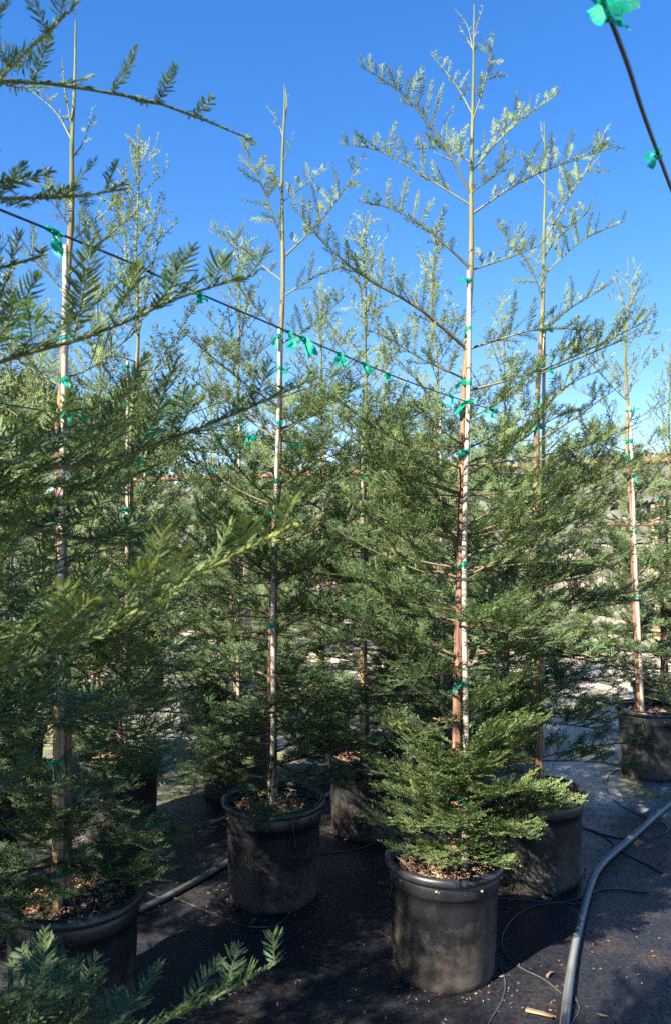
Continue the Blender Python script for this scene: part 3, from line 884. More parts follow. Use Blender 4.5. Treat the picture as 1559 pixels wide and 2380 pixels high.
pot(T_FRONT['base'][:2] + np.array([-0.045, -0.01]), 'black plastic pot standing frontmost, dusty lower side dappled with sun', 0, 0.4, 1.0, (0.0, 0.015))
stake_for(T_FRONT, (1076, 1985), (1087, 630), 3.035, 0.0115, 'pale bamboo stake lashed to the sapling in the frontmost pot', [645, 768, 880, 932, 1050, 1312, 1583, 1860], 201)

# --- the sapling left of centre
T_MID = hero_tree('mid', [(634, 1800), (633, 1550), (640, 1300), (645, 1100), (650, 900), (655, 700), (658, 500), (660, 300), (660, 195)], 3.68,
    'redwood sapling with bare dark lower stem in the pot left of centre', 102, n_random=92, zr=(0.46, 2.25), r_base=0.023, avoid=lambda a, z: abs(a - 4.65) < .45 and (z > 1.3 or .62 < z < .85), heroes=[
    ([(660, 320), (645, 280), (620, 247)], 0.05, dict(twl=.03, nlen=.007)), ([(663, 375), (672, 345), (683, 310)], -0.05, dict(twl=.03, nlen=.007)), ([(660, 290), (666, 250), (664, 205)], 0.03, dict(twl=.015, nlen=.006)),
    ([(655, 565), (620, 460), (590, 390), (555, 320)], -0.15, dict(twl=.09, mat=.4)), ([(662, 470), (710, 430), (762, 390)], 0.1, dict(twl=.08)),
    ([(661, 600), (740, 520), (800, 440), (840, 365)], 0.12, dict(twl=.11)), ([(655, 655), (600, 610), (540, 565), (485, 535)], 0.1, dict(twl=.10)),
    ([(658, 690), (740, 640), (810, 620)], -0.1, dict(twl=.10)), ([(651, 770), (600, 720), (540, 650), (490, 585)], -0.1, dict(twl=.11, mat=.5)),
    ([(655, 450), (640, 420), (610, 385)], 0.1, dict(twl=.05)), ([(652, 800), (720, 760), (800, 690)], -0.15, dict(twl=.11)), ([(648, 900), (560, 850), (470, 790)], 0.1, dict(twl=.12)),
    ([(645, 1000), (740, 960), (830, 900)], 0.1, dict(twl=.12)),
    ([(632, 1740), (560, 1740), (480, 1770), (395, 1835)], -0.25, dict(twl=.10, mat=.95, gap=.04, bare=.35)),
    ])
pot(T_MID['base'][:2] + np.array([0.005, 0.0]), 'black pot left of centre with thin tube over its rim, sunlit wood chips', 1, 1.0, 1.06)
stake_for(T_MID, (628, 1790), (649, 765), 3.62, 0.0115, 'grey bamboo stake tied to the sapling left of centre', [772, 852, 975, 1110, 1183, 1445], 202)

# --- the sapling close behind the front one, on its right
T_REAR = hero_tree('rear', [(1252, 1790), (1247, 1500), (1243, 1250), (1243, 1100), (1250, 950), (1258, 750), (1262, 600), (1264, 450), (1264, 285)], 3.86,
    'redwood sapling close behind the frontmost one, with a strongly branched top', 103, n_random=76, zr=(0.46, 2.15), r_base=0.022, avoid=lambda a, z: abs(a - 4.5) < .35 and z > .8, heroes=[
    ([(1264, 335), (1258, 310), (1256, 285)], 0.03, dict(twl=.015, nlen=.006)), ([(1265, 375), (1275, 345), (1295, 318)], 0.0, dict(twl=.02, nlen=.006)),
    ([(1262, 560), (1315, 470), (1370, 380), (1410, 295)], 0.1, dict(twl=.10)), ([(1265, 520), (1330, 430), (1395, 385)], -0.12, dict(twl=.09)),
    ([(1262, 640), (1350, 560), (1450, 515)], -0.05, dict(twl=.11)), ([(1258, 700), (1230, 620), (1150, 520)], -0.1, dict(twl=.10, mat=.4)),
    ([(1262, 430), (1235, 390), (1205, 360)], 0.1, dict(twl=.06)), ([(1257, 780), (1320, 720), (1420, 660)], 0.1, dict(twl=.12)),
    ([(1255, 870), (1350, 830), (1450, 790), (1535, 770)], -0.1, dict(twl=.12)), ([(1252, 960), (1330, 890), (1400, 860)], 0.1, dict(twl=.12)),
    ([(1262, 600), (1290, 560), (1380, 480)], 0.2, dict(twl=.10)), ([(1245, 1150), (1350, 1120), (1430, 1030)], 0.0, dict(twl=.13)),
    ([(1250, 1660), (1330, 1660), (1420, 1680)], -0.05, dict(twl=.11, mat=.95)),
    ])
pot(T_REAR['base'][:2] + np.array([-0.01, 0.0]), 'black pot half hidden behind the frontmost pot on its right', 2, 2.0, 1.02)
stake_for(T_REAR, (1258, 1780), (1264, 765), 3.90, 0.0105, 'bamboo stake on the sapling close behind the frontmost one', [768, 858, 950, 992, 1288], 203)

# --- the sapling by the left edge
T_LEFT = hero_tree('left', [(152, 2100), (152, 1700), (144, 1300), (139, 1050), (150, 850), (157, 650), (165, 500), (168, 350), (175, 200), (178, 50)], 2.72,
    'redwood sapling by the left edge, with a thin bare spire against the sky', 104, n_random=78, zr=(0.45, 2.1), r_base=0.0225, avoid=lambda a, z: abs(a - 4.95) < .5 and z > 1.35, sp=0.0052, wid=0.0031, heroes=[
    ([(168, 330), (130, 260), (60, 200)], 0.05, dict(twl=.04, nlen=.007)), ([(166, 300), (152, 210), (145, 140)], -0.05, dict(twl=.03, nlen=.007)), ([(172, 372), (200, 320), (215, 250)], 0.05, dict(twl=.04, nlen=.007)),
    ([(165, 480), (120, 440), (70, 420)], 0.1, dict(twl=.06)), ([(165, 530), (130, 480), (100, 450)], -0.05, dict(twl=.08, mat=.5)), ([(168, 560), (220, 520), (270, 470)], 0.12, dict(twl=.08)),
    ([(160, 640), (240, 560), (330, 480)], -0.1, dict(twl=.10)), ([(152, 690), (100, 620), (20, 560)], 0.1, dict(twl=.10)), ([(158, 760), (230, 700), (300, 640)], 0.15, dict(twl=.10)),
    ([(148, 880), (220, 850), (330, 760)], 0.2, dict(twl=.11)), ([(148, 900), (80, 860), (0, 820)], 0.2, dict(twl=.11)),
    ])
pot(T_LEFT['base'][:2] + np.array([0.025, 0.02]), 'black pot in deep shade at the lower left corner, chips around two canes', 0, 3.0, 1.05)
stake_for(T_LEFT, (136, 2090), (152, 570), 2.68, 0.0125, 'pale bamboo stake on the sapling by the left edge', [780, 882, 968, 1480], 204)
stake_for(T_LEFT, (133, 2095), (132, 1640), 2.655, 0.0135, 'short tan bamboo cane in the shaded lower left pot', [1760, 2035], 205, M_STAKE_TAN)

# --- the sapling by the right edge
T_RIGHT = hero_tree('right', [(1484, 1640), (1476, 1400), (1463, 1150), (1455, 950), (1455, 800), (1460, 600)], 5.5,
    'slender redwood sapling by the right edge in front of the rusty rail', 105, n_random=66, zr=(0.5, 2.2), r_base=0.023, avoid=lambda a, z: abs(a - 4.45) < .5, sp=0.0068, wid=0.0040, lenscale=.95, upper_random=16, heroes=[
    ([(1456, 740), (1440, 680), (1425, 620)], 0.05, dict(twl=.03)), ([(1457, 720), (1475, 670), (1488, 625)], 0.05, dict(twl=.03)),
    ([(1455, 930), (1420, 860), (1330, 740)], 0.1, dict(twl=.08)), ([(1455, 900), (1500, 850), (1559, 800)], -0.1, dict(twl=.08)), ([(1455, 1000), (1400, 940), (1330, 900)], 0.1, dict(twl=.09)),
    ])
pot(T_RIGHT['base'][:2] + np.array([0.09, 0.0]), 'black pot cut by the right edge beside the coiled thin tubes', 1, 0.0, 1.1)
stake_for(T_RIGHT, (1492, 1640), (1462, 945), 5.46, 0.0125, 'white bamboo stake on the slender sapling by the right edge', [950, 1020, 1070, 1102, 1234, 1384], 206, tw=.018)

# --- the sapling beside the camera whose branches reach in from the left, out of focus
NEAR = dict(seg2=True)
T_NEAR = hero_tree('near', [(-560, 3500), (-600, 2400), (-620, 1500), (-620, 700), (-620, -200), (-620, -1200)], 0.98,
    'redwood branches reaching in close to the camera from the left', 106, n_random=0, r_base=0.022, sp=0.0034, wid=0.0028, seg2=True, nscale=1.2, heroes=[
    ([(-620, 330), (-200, 200), (60, 190), (250, 215), (400, 250), (585, 325)], 0.25, dict(sub=False, twl=.085, nlen=.012, mat=.35, gap=.040, r0=.0052, rise=.7, tint=.36)),
    ([(-620, 700), (-200, 420), (20, 160), (110, 80), (205, -20)], 0.05, dict(sub=False, twl=.08, nlen=.016, mat=.5, gap=.022, r0=.0045, tint=.15)),
    ([(-620, 600), (-260, 480), (0, 462), (160, 458), (292, 440)], 0.2, dict(sub=False, twl=.09, nlen=.014, mat=.5, gap=.024, tint=.22, rise=.6)),
    ([(-620, 1150), (-260, 940), (0, 840), (230, 775), (420, 690), (590, 640)], 0.12, dict(sub=False, twl=.13, nlen=.021, mat=.55, gap=.030, r0=.006, tint=.2, rise=.55)),
    ([(-620, 1250), (-260, 1120), (0, 1085), (220, 1080), (430, 1010), (690, 900)], 0.22, dict(sub=False, twl=.14, nlen=.022, mat=.6, gap=.026, r0=.0068, tint=.12, rise=.5)),
    ([(-620, 1950), (-200, 1650), (0, 1570), (230, 1470), (450, 1340), (690, 1220)], -0.12, dict(sub=False, twl=.10, nlen=.021, mat=.4, gap=.024, r0=.0058, tint=.33, rise=.5, yt=.5)),
    ([(-620, 1150), (-250, 1180), (0, 1215), (230, 1262), (415, 1275)], 0.25, dict(sub=False, twl=.13, nlen=.021, mat=.7, gap=.024, tint=.1)),
    ([(-560, 2900), (-100, 2520), (250, 2420), (480, 2330), (650, 2232)], 0.22, dict(sub=False, twl=.12, nlen=.019, mat=.75, gap=.034, tint=.16)),
    ([(-600, 2050), (-300, 1900), (0, 1840), (160, 1850)], 0.25, dict(sub=False, twl=.12, nlen=.02, mat=.8, gap=.03, tint=.1)),
    ([(-600, 800), (-300, 700), (-60, 640), (90, 600)], 0.15, dict(sub=False, twl=.11, nlen=.019, mat=.6, gap=.026, tint=.18)),
    ([(-600, 1450), (-300, 1340), (-40, 1340), (180, 1330)], 0.15, dict(sub=False, twl=.12, nlen=.021, mat=.65, gap=.026, tint=.14)),
    ([(-600, 1700), (-300, 1560), (-60, 1500), (200, 1440), (330, 1420)], 0.2, dict(sub=False, twl=.13, nlen=.021, mat=.65, gap=.026, tint=.16)),
    ([(-600, 2000), (-300, 1800), (-60, 1700), (120, 1680), (300, 1690)], 0.35, dict(twl=.13, nlen=.020, mat=.8, gap=.028, tint=.12)),
    ([(-600, 2800), (-300, 2600), (0, 2420), (150, 2380), (300, 2370)], 0.30, dict(twl=.13, nlen=.020, mat=.8, gap=.028, tint=.12)),
    ([(-600, 1000), (-300, 880), (-60, 760), (60, 740)], 0.2, dict(sub=False, twl=.12, nlen=.020, mat=.6, gap=.026, tint=.2)),
    ([(-600, 1350), (-300, 1300), (-60, 1150), (130, 1130), (300, 1150)], 0.4, dict(sub=False, twl=.13, nlen=.020, mat=.65, gap=.026, tint=.18)),
    ([(-600, 2700), (-250, 2450), (20, 2330), (200, 2290)], 0.2, dict(sub=False, twl=.12, nlen=.019, mat=.8, gap=.028, tint=.1)),
    ])
pot(T_NEAR['base'][:2], 'black pot beside the camera under the nearest redwood branches', 2, 0.7)

# ------------------------------------------------------------------ saplings of the rows behind: six kinds, copied
VARS = [generic_tree(300 + k) for k in range(5)]
BUSH = [generic_tree(400 + k, 2.1, 0.9, 0.0095, 0.0048, True) for k in range(2)]
BROWN = generic_tree(410, 2.1, 0.7, 0.012, 0.006, True, M_BUSH)

rows = [
    # x of the stem (pixels), distance, top row (pixels), kind, label words, stake?
    (850, 4.47, 508, 0, 'between the two nearest pots, beside a short tan cane', 'standing between the two nearest pots, its left side sunlit'),
    (1032, 5.3, 530, 1, 'seen straight behind the frontmost sapling on its left side', 'with grey rim just left of the frontmost sapling stem, far back'),
    (287, 4.45, 322, 2, 'second from the left edge, behind the left spire', 'tall dark pot left of the sunlit algae patch'),
    (548, 5.1, 540, 3, 'standing just left of the sapling left of centre, farther back', 'with pale sunlit side behind the pot left of centre'),
    (745, 6.05, 648, 4, 'in the gap between the two middle saplings, farther back', 'far back between the two middle saplings'),
    (902, 7.0, 762, 5, 'small and far, under the long dark branch of the front sapling', 'far back under the long dark branch'),
    (1178, 6.1, 690, 0, 'far back between the frontmost sapling and its neighbour', 'far back between the frontmost sapling and the next'),
    (1540, 6.4, 830, 2, 'at the right edge, half out of the picture', 'at the right edge behind the cut-off pot'),
    (225, 5.8, 640, 3, 'far left, behind the second sapling from the left edge', 'far left in the fourth row'),
    (476, 6.75, 790, 1, 'far back with twin stakes below the wires left of centre', 'far back in the fourth row left of centre'),
    (646, 7.7, 900, 4, 'farthest back beneath the wires near the rail, left of centre', 'farthest back near the rail left of centre'),
    (20, 5.0, 610, 5, 'lit yellow green, at the left edge behind the left spire', 'at the left edge in the fourth row'),
    (100, 7.1, 700, 0, 'lit yellow green, far left in front of the dark oak', 'far left in the fifth row'),
    (330, 7.9, 800, 2, 'in front of the right side of the dark oak', 'in the fifth row before the dark oak'),
    (1010, 7.9, 930, 3, 'far back under the rusty rail, left of the front stake', 'far back under the rusty rail'),
    (-60, 3.6, 560, 4, 'leaning its branches in at the left edge beside the left spire', 'just outside the left edge'),
]
for k, (px, dep, top, var, lab, plab) in enumerate(rows):
    base = at(px, 1700, dep); base[2] = SOIL_Z + 0.01
    topz = at(px, top, dep)[2]
    rg = np.random.default_rng(700 + k)
    h = topz - base[2]
    v = VARS[var % 5]
    tilt = (rg.normal(0, .008), rg.normal(0.004, .008))
    e = place_generic(v, base, rg.uniform(0, 6.28), (float(min(1.08, max(.92, h / v['height']))), h / v['height']), 'redwood sapling ' + lab, 'potted redwood saplings', tilt)
    pot(base[:2] + rg.normal(0, .008, 2), 'black nursery pot ' + plab, k, rg.uniform(0, 6), rg.uniform(1.0, 1.08))
    st_off = np.array([rg.choice([-1, 1]) * .020, -0.024])
    p0 = base.copy(); p0[:2] += st_off; p0[2] = SOIL_Z - .03
    p1 = p0.copy(); p1[2] = base[2] + h * rg.uniform(.56, .66)
    zz = np.linspace(0, h, 30)
    trk = np.stack([base[0] + 0 * zz, base[1] + 0 * zz, base[2] + zz], -1)
    tz = [p1[2] - .03 - d for d in (0, .18 + rg.uniform(0, .1), .45 + rg.uniform(0, .1), .8, 1.15)]
    make_stake(p0, p1, 0.0115, M_STAKE if rg.random() < .6 else M_STAKE_TAN, 'stake of the redwood ' + lab, 'bamboo stakes', tz, trk,
               lambda z: 0.017, 800 + k, 0.018, .05)

# short tan cane in the pot between the two nearest ones
b_ = at(845, 1700, 4.47)
p0 = np.array([b_[0] - .012, 4.40, SOIL_Z - .03]); p1 = np.array([b_[0] - .012, 4.40, at(845, 1512, 4.40)[2]])
make_stake(p0, p1, 0.0165, M_STAKE_TAN, 'short thick tan cane sawn off between the two nearest saplings', 'bamboo stakes', (), seed=888)

# neighbours just outside the frame whose shade falls into it
shade = [(-1.70, -0.75), (-1.72, 1.72), (-2.00, 0.95), (-2.52, 0.10), (-2.25, 2.70), (-2.80, 1.85), (-2.70, 4.25), (-3.3, 3.4), (-0.95, -1.05)]
shade.append((-1.08, 0.36))  # unseen extra sapling, added here to shade the lowest near branches
for k, (x, y) in enumerate(shade):
    rg = np.random.default_rng(900 + k)
    place_generic(VARS[(k * 2 + 1) % 5], (x, y, SOIL_Z + .01), rg.uniform(0, 6.28), (1.0 + rg.uniform(-.03, .06)) * (.95 if k == len(shade) - 1 else 1), 'redwood sapling standing outside the picture beyond its left edge', 'saplings beyond the left edge')
    pot((x, y), 'black nursery pot standing outside the picture beyond its left edge', k, 0, 1.03, group='pots beyond the left edge')

# ------------------------------------------------------------------ wires with tape knots
def wire(ctrl, r, label, knots, seed, tape=0.023, sides=7):
    rng = np.random.default_rng(seed)
    c = np.array(ctrl, float)
    n = 60
    p = smooth_path(c, n)
    e = root('support_wire', c[0], label, 'wire', 'support wires')
    q = Quads(); tube(q, p - c[0], r, sides)
    q.obj('strand', M_WIRE, e, True)
    for (t, big) in knots:      # t: distance ahead (Y) of the knot
        k = np.array([np.interp(t, p[:, 1], p[:, a]) for a in range(3)]) - c[0]
        T = nrm(np.array([np.interp(t + .02, p[:, 1], p[:, a]) for a in range(3)]) - c[0] - k)
        q = Quads()
        # several turns round the wire
        m = 26
        ang = np.linspace(0, 2 * math.pi * 3, m)
        S = nrm(np.cross(T, UP)); Nn = np.cross(S, T)
        rr = r + .002 + .0025 * rng.random(m) * big
        cl = k + (ang / ang[-1] - .5)[:, None] * T * .03 * big + rr[:, None] * (np.cos(ang)[:, None] * S + np.sin(ang)[:, None] * Nn)
        W = (T * tape * .32 * big)[None] * rng.uniform(.5, 1.2, (m, 1))
        v = np.stack([cl - W, cl + W], 1).reshape(-1, 3)
        i = np.arange(m - 1)
        q.add(v, np.stack([2 * i, 2 * i + 1, 2 * i + 3, 2 * i + 2], -1))
        for j in range(2 if big < 1 else 3):
            d = S * rng.normal(0, 1) + UP * rng.uniform(-1.2, .5) + T * rng.normal(0, .8)
            ribbon(q, rng, k, d, tape * big * rng.uniform(1.6, 2.8), tape * big * rng.uniform(.9, 1.4), 9, 1.2, 1.8)
        q.obj('tape_tie', M_TAPE, e, True)
    return e

def wpt(x, y, z):
    """point of height z above the ground at this pixel"""
    return on_ground(x, y, z)
WZ = 2.16
wire([(-1.25 - .6 * 1.5, -1.5, WZ), wpt(0, 487, WZ), wpt(400, 655, WZ - .004), wpt(900, 868, WZ - .01), wpt(1085, 934, WZ - .005), wpt(1330, 1012, WZ), (1.93, 5.36, 2.18), (2.62, 6.92, 2.27)],
     0.0022, 'black wire running from the left edge past the frontmost sapling', [(float(wpt(x, y, WZ)[1]), g) for x, y, g in ((122, 538, .85), (440, 676, .6), (655, 765, .7), (688, 780, 1.1), (772, 815, .9), (820, 838, .9), (884, 862, .5), (1040, 918, .9), (1078, 932, 1.1), (1130, 950, 1.0), (1316, 1008, 1.1), (1348, 1016, 1.2), (1400, 1030, .8))] + [(5.4, 1.1)], 31)
wire([(-1.9, 1.0, 2.07), at(0, 937, 2.38), at(145, 960, 2.74), at(420, 1003, 3.25), at(640, 1022, 3.72), (.20, 4.42, 2.08), (.78, 5.35, 2.12), (1.7, 7.42, 2.27)],
     0.0022, 'black wire passing the left spire and the sapling left of centre', [(2.80, 1.3), (2.90, .7), (2.98, 1.2), (3.12, 1.2), (3.42, 1.0), (3.58, 1.0), (3.86, 1.0), (4.4, 1.0), (5.3, 1.0)], 32)
wire([(-3.2, 1.1, 2.1), (-1.75, 3.55, 2.08), (-1.18, 4.42, 2.08), (-.66, 5.08, 2.08), (-.13, 6.02, 2.1), (.45, 6.98, 2.14), (.82, 7.85, 2.27)],
     0.0024, 'black wire of the third row, low behind the left saplings', [(4.36, 1.2), (4.5, 1.0), (4.95, 1.0), (5.06, 1.2), (5.2, 1.0), (6.0, 1.2), (6.9, 1.0)], 33)
wire([(-3.6, 2.4, 2.1), (-2.05, 4.98, 2.08), (-1.74, 5.78, 2.08), (-1.1, 6.72, 2.08), (-.55, 7.68, 2.1), (-.1, 8.31, 2.27)],
     0.0024, 'black wire of the fourth row, farthest back beneath the sky', [(5.7, 1.2), (5.9, 1.0), (6.6, 1.3), (6.8, 1.2), (7.6, 1.0)], 34)
wire([(-0.62, -0.70, WZ), (-0.2, 0.0, WZ), wpt(1405, 12, WZ), wpt(1530, 362, WZ), (1.05, 2.1, WZ - .01), (2.3, 4.2, WZ), (3.55, 6.55, 2.27)],
     0.0026, 'thick blurred black wire crossing the upper right corner', [(.748, .8), (.762, .75), (.755, .7), (1.055, .5)], 35, 0.021)

# ------------------------------------------------------------------ the end frame: rusty pipe on wooden posts
r0_, r1_ = np.array([3.75, 6.45, 2.29]), np.array([-3.4, 9.95, 2.29])
e = root('end_rail', (r0_[0], r0_[1], 0), 'rusty pipe rail on wooden posts closing the rows at the back', 'rail')
q = Quads(); pr = smooth_path([r0_ - [r0_[0], r0_[1], 0], (r0_ + r1_) / 2 - [r0_[0], r0_[1], .012], r1_ - [r0_[0], r0_[1], 0]], 24); tube(q, pr, 0.028, 10)
q.obj('pipe', M_RUST, e, True)
for t in (0.02, 0.36, 0.66, 0.97):
    c = pr[0] + (pr[-1] - pr[0]) * t
    q = Quads(); tube(q, [[c[0], c[1] + .06, -.02], [c[0], c[1] + .06, 1.2], [c[0], c[1] + .06, 2.36]], [.047, .045, .043], 12, 0, True, .02, np.random.default_rng(int(t * 99)))
    q.obj('post', M_POST, e, True)
fr0, fr1 = np.array([4.2, 12.3, 1.79]), np.array([8.2, 11.8, 1.80])
e = root('end_rail', (fr0[0], fr0[1], 0), 'low rusty rail with pale round post beyond the right edge sapling', 'rail')
q = Quads(); tube(q, [[0, 0, 1.79], [2, -.25, 1.785], [4.0, -.5, 1.80]], 0.028, 10); q.obj('pipe', M_RUST, e, True)
for (dx, dy) in ((0.78, -.02), (3.4, -.35)):
    q = Quads(); tube(q, [[dx, dy + .12, -.02], [dx, dy + .12, 1.1], [dx, dy + .12, 2.10]], [.082, .078, .074], 12, 0, True, .02, np.random.default_rng(3)); q.obj('post', M_POST, e, True)

# ------------------------------------------------------------------ hoses, tubes and litter on the ground
def gpath(px, z):
    out = []
    for p in px:
        g = on_ground(p[0], p[1], z + (p[2] if len(p) > 2 else 0))
        out.append([g[0], g[1], (mat_z(g[0], g[1]) if len(p) < 3 else p[2]) + z])
    return np.array(out)
def pipe(name, px, r, mat, label, cat, group=None, n=60, sides=8):
    c = gpath(px, r)
    p = smooth_path(c, n)
    q = Quads(); tube(q, p - c[0], r, sides)
    o = q.obj(name, mat, None, True, c[0])
    return tag(o, label, cat, group)
pipe('irrigation_hose', [(1290, 2600), (1312, 2370), (1336, 2200), (1368, 2070), (1398, 2010), (1470, 1945), (1559, 1866), (1660, 1790)], 0.0165, M_HOSE, 'thick grey irrigation hose bending along the ground at lower right', 'hose', 'irrigation hoses', 90, 12)
pipe('irrigation_hose', [(120, 2215), (300, 2127), (385, 2088), (530, 2006), (650, 1925), (755, 1852), (880, 1785), (960, 1745)], 0.0150, M_HOSE, 'straight grey irrigation hose running behind the pot left of centre', 'hose', 'irrigation hoses', 90, 12)
DR = 'thin black drip tubes'
pipe('drip_tube', [(664, 1868, .40), (672, 1884, .435), (680, 1915, .40), (688, 1985, .25), (686, 2075, .06), (668, 2132), (630, 2157), (570, 2157), (500, 2130), (405, 2088)], 0.0028, M_DRIP, 'thin tube hanging down the front of the pot left of centre', 'tube', DR)
pipe('drip_tube', [(1100, 2084), (1165, 2090), (1230, 2095), (1300, 2100), (1368, 2108)], 0.0028, M_DRIP, 'thin tube running straight from beside the frontmost pot to the hose', 'tube', DR)
pipe('drip_tube', [(1372, 2086), (1310, 2098), (1240, 2108), (1190, 2138), (1166, 2180), (1172, 2220), (1210, 2252), (1262, 2278), (1305, 2312)], 0.0028, M_DRIP, 'thin tube curving in an arc right of the frontmost pot', 'tube', DR)
pipe('drip_tube', [(1335, 1918), (1390, 1938), (1440, 1950), (1500, 1950), (1545, 1938), (1548, 1922), (1524, 1910)], 0.0028, M_DRIP, 'thin tube looped over the thick hose near the right edge', 'tube', DR)
pipe('drip_tube', [(1338, 1922), (1400, 1945), (1450, 1985), (1520, 2020), (1600, 2065)], 0.0028, M_DRIP, 'thin tube crossing under the thick hose toward the right edge', 'tube', DR)
pipe('drip_tube', [(1408, 1640, .0), (1404, 1690), (1420, 1745), (1445, 1775), (1500, 1800), (1570, 1806)], 0.0028, M_DRIP, 'thin tube curling past the cut-off pot at the right edge', 'tube', DR)
pipe('drip_tube', [(1442, 1790), (1415, 1805), (1408, 1835), (1430, 1866), (1475, 1893), (1512, 1905)], 0.0028, M_DRIP, 'thin tube looping below the cut-off pot at the right edge', 'tube', DR)
pipe('drip_tube', [(1160, 2245), (1173, 2285), (1165, 2330), (1140, 2372), (1120, 2420)], 0.0028, M_DRIP, 'thin tube at the foot of the frontmost pot leaving the picture', 'tube', DR)
pipe('drip_tube', [(1372, 2078), (1400, 2070), (1440, 2068), (1480, 2074), (1505, 2074)], 0.0028, M_DRIP, 'short thin tube end lying right of the thick hose', 'tube', DR)
pipe('drip_tube', [(1306, 2290), (1335, 2320), (1345, 2350), (1330, 2376), (1318, 2400)], 0.0028, M_DRIP, 'thin tube hooking round the thick hose at the bottom edge', 'tube', DR)
pipe('drip_tube', [(735, 1985), (790, 1982), (840, 1972), (876, 1955)], 0.0028, M_DRIP, 'thin tube lying between the two nearest pots', 'tube', DR)
pipe('drip_tube', [(335, 2072), (362, 2084), (385, 2092)], 0.0028, M_DRIP, 'thin tube beside the shaded lower left pot', 'tube', DR)

# a splintered lath near the hose
q = Quads()
a, b2 = gpath([(1222, 2348)], .012)[0], gpath([(1292, 2366)], .010)[0]
d = nrm(b2 - a); s = nrm(np.cross(d, UP)); L = np.linalg.norm(b2 - a)
for k, (o1, o2, w0) in enumerate(((0, 0, .008), (.012, .008, .006))):
    P = np.array([[0, 0, 0], [L * .5, 0, .002], [L * (1 - .1 * k), 0, 0]])
    pts = P[:, :1] * d + s * o1 + UP * (P[:, 2:] + .003 * k)
    v = []
    for j, pp in enumerate(pts):
        w = w0 * (1, .9, .35)[j]
        v += [pp - s * w - UP * .003, pp + s * w - UP * .003, pp + s * w + UP * .003, pp - s * w + UP * .003]
    f = [[4 * i + m, 4 * i + (m + 1) % 4, 4 * i + 4 + (m + 1) % 4, 4 * i + 4 + m] for i in range(2) for m in range(4)] + [[0, 3, 2, 1], [8, 9, 10, 11]]
    q.add(np.array(v), f, .62)
tag(q.obj('broken_lath', M_CHIP, None, False, a), 'splintered strip of pale wood lying left of the thick hose', 'stick')
for k, (x0, y0, x1, y1, lab) in enumerate([(1345, 1875, 1420, 1876, 'small stick lying beyond the pot behind the frontmost one'), (1270, 2272, 1285, 2262, 'bit of twig lying between the frontmost pot and the hose'), (1420, 1968, 1445, 1974, 'short twig lying across a thin tube near the right edge')]):
    a, b2 = gpath([(x0, y0)], .007)[0], gpath([(x1, y1)], .007)[0]
    q = Quads(); tube(q, smooth_path([a * 0, (b2 - a) * .5 + [0, 0, .006], b2 - a], 8), np.linspace(.0055, .003, 8), 6, .7, True, .15, np.random.default_rng(k))
    tag(q.obj('fallen_twig', M_CHIP, None, False, a), lab, 'twig')

# litter of bark, needles and grit
rl = np.random.default_rng(77)
ql = Quads()
pots_xy = np.array([o.location[:2] for o in bpy.data.objects if o.name.startswith('nursery_pot')])
n = 9000
around = pots_xy[rl.integers(0, len(pots_xy), n // 2)]
ra = 0.18 + np.abs(rl.normal(0.03, .07, n // 2)); ta = rl.uniform(0, 6.283, n // 2)
near = around + np.stack([ra * np.cos(ta), ra * np.sin(ta)], -1)
far_ = np.stack([rl.uniform(-2.5, 3.2, n - n // 2), rl.uniform(1.6, 6.8, n - n // 2)], -1)
xy = np.vstack([near, far_])
zz = 0.004 + np.maximum(wrinkle(xy[:, 0], xy[:, 1]), 0) + .0035
c = np.column_stack([xy, zz])
d = nrm(np.stack([rl.normal(0, 1, n), rl.normal(0, 1, n), rl.normal(0, .12, n)], -1)); s = nrm(np.cross(d, UP + rl.normal(0, .3, (n, 3)))); u = np.cross(s, d)
le = rl.gamma(1.5, .0034, (n, 1)) + .0015; wi = rl.uniform(.001, .0042, (n, 1)); hh = rl.uniform(.0008, .003, (n, 1))
v = np.stack([c - d * le, c - s * wi - u * hh, c + d * le, c + s * wi - u * hh, c + u * hh * 1.4 - d * le * .3, c + u * hh + d * le * .3], 1)
b6 = np.arange(n)[:, None] * 6
f = np.concatenate([b6 + np.array(k) for k in ([0, 1, 5, 4], [1, 2, 3, 5], [0, 4, 5, 3])])
ql.add(v.reshape(-1, 3), f, np.repeat(np.clip(rl.normal(.32, .22, n), 0, 1), 6))
tag(ql.obj('bark_litter', M_CHIP), 'bark crumbs and grit scattered over the black ground cover', 'litter', kind='stuff')

# ------------------------------------------------------------------ beyond the rows: bushes across the gravel, picket fence, oak
bl = ['at the far left', 'second from the far left', 'third from the far left', 'behind the left slats', 'left of the centre stem', 'behind the stem left of centre', 'right of the stem left of centre',
      'in the middle gap', 'left of the front stake', 'behind the front stake', 'right of the front stake', 'behind the neighbour of the front sapling', 'left of the far round post', 'before the far round post', 'at the far right']
rb = np.random.default_rng(55)
for k in range(30):
    w, rank = bl[k % 15], k // 15
    X = -5.2 + (k % 15) * 0.9 + rank * .45 + rb.normal(0, .1)
    Y = (10.9 if rank == 0 else 13.6) + rb.uniform(-.5, .7) - .15 * X
    sc = rb.uniform(.85, 1.08) if rank == 0 else rb.uniform(1.0, 1.2)
    if k % 15 >= 8: sc *= .80
    brown = k in (6, 9, 20, 25, 28)
    place_generic(BROWN if brown else BUSH[k % 2], (X, Y, 0.0), rb.uniform(0, 6.28), (sc * 1.2, sc), ('brownish' if brown else 'green') + ' bushy conifer, ' + ('near' if rank == 0 else 'far') + ' rank across gravel, ' + w, 'bushes across the gravel', name='bushy_conifer')

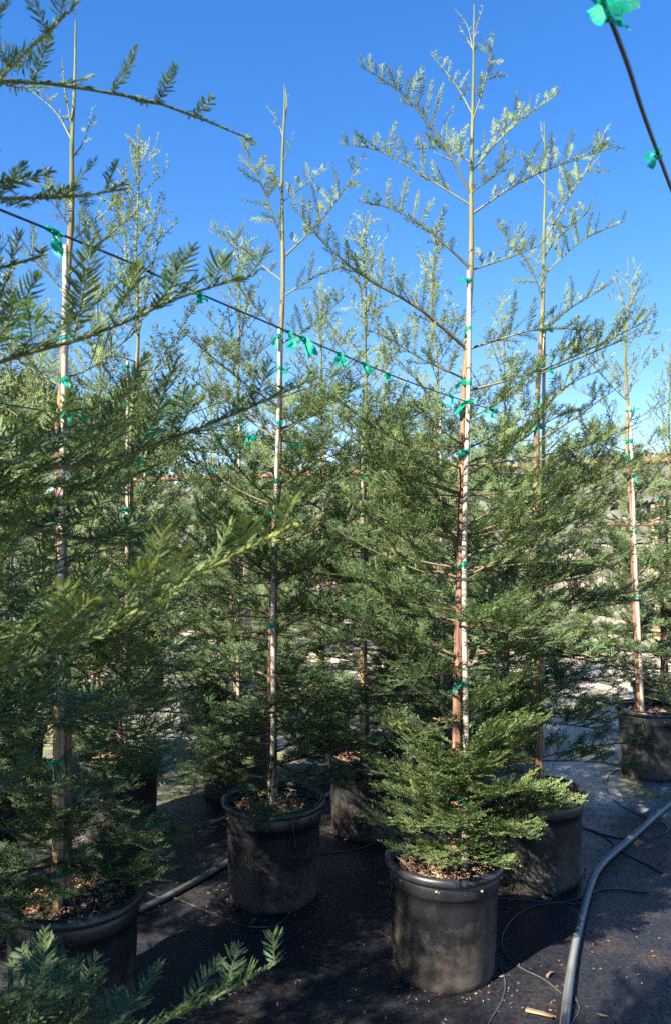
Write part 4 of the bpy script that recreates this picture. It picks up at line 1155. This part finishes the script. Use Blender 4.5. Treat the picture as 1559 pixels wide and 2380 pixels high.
qp = Quads()
ph_ = 1.35
v = np.array([[-.034, -.009, 0], [.034, -.009, 0], [.034, .009, 0], [-.034, .009, 0], [-.034, -.009, ph_], [.034, -.009, ph_], [.034, .009, ph_], [-.034, .009, ph_], [-.008, -.009, ph_ + .05], [.008, -.009, ph_ + .05], [.008, .009, ph_ + .05], [-.008, .009, ph_ + .05]])
qp.add(v, [[0, 1, 5, 4], [1, 2, 6, 5], [2, 3, 7, 6], [3, 0, 4, 7], [4, 5, 9, 8], [5, 6, 10, 9], [6, 7, 11, 10], [7, 4, 8, 11], [8, 9, 10, 11]])
picket_me = qp.mesh('picket', M_PICKET)
fence = root('picket_fence', (-6.5, 18.6, 0), 'bleached wooden picket fence across the gravel behind the bushes', 'fence')
for k in range(140):
    o = link('picket', picket_me, fence, (k * .118, -.012 * k, rb.uniform(-.03, .02)))
    o.rotation_euler = (0, rb.normal(0, .012), -.1)
    o.scale = (1, 1, rb.uniform(.97, 1.02))
for z in (.35, 1.05):
    q = Quads(); tube(q, [[-.1, .045, z], [8.2, .045 - .835, z], [16.6, .045 - 1.69, z]], .03, 4); q.obj('rail', M_PICKET, fence)

def oak(loc, label, seed, r=3.0, h=7.6, nl=15000):
    rng = np.random.default_rng(seed)
    e = root('oak_tree', loc, label, 'tree')
    q = Quads(); tube(q, smooth_path([[0, 0, -.1], [.1, 0, 1.2], [.05, .1, h * .38]], 8), np.linspace(.34, .22, 8), 10, 0, True, .05, rng)
    t = q.obj('trunk', M_OAKBARK, e, True)
    ql_, cen = Quads(), []
    for k in range(12):
        a = k * 2.4; d = np.array([math.cos(a), math.sin(a), 0])
        tipp = d * rng.uniform(.45, .95) * r + np.array([0, 0, h * rng.uniform(.45, .92)])
        p = smooth_path([[.05, .1, h * .36], tipp * .5 + [0, 0, h * .25], tipp], 9)
        q = Quads(); tube(q, p, np.linspace(.13, .02, 9), 6); q.obj('limb', M_OAKBARK, e, True)
        for u in (5, 6, 7, 8): cen.append(p[u])
    cen = np.array(cen)
    C = cen[rng.integers(0, len(cen), nl)] + nrm(rng.normal(0, 1, (nl, 3))) * (rng.uniform(0, 1, (nl, 1)) ** .5) * np.array([1.0, 1.0, .75]) * r * .30
    a = nrm(rng.normal(0, 1, (nl, 3))); b = nrm(np.cross(a, rng.normal(0, 1, (nl, 3)))); s = rng.uniform(.05, .10, (nl, 1))
    v = np.stack([C - a * s, C - b * s * .6, C + a * s, C + b * s * .6], 1)
    ql_.add(v.reshape(-1, 3), np.arange(nl * 4).reshape(-1, 4), np.repeat(np.clip(rng.normal(.4, .25, nl), 0, 1), 4))
    c = ql_.obj('crown', M_LEAF_OAK, e); c['kind'] = 'stuff'
oak((-7.6, 24.5, 0), 'broad dark oak rising behind the left saplings', 61, 2.9, 7.4)
oak((-11.0, 24.0, 0), 'dark oak at the left edge behind the sapling spire', 62, 2.8, 6.8)
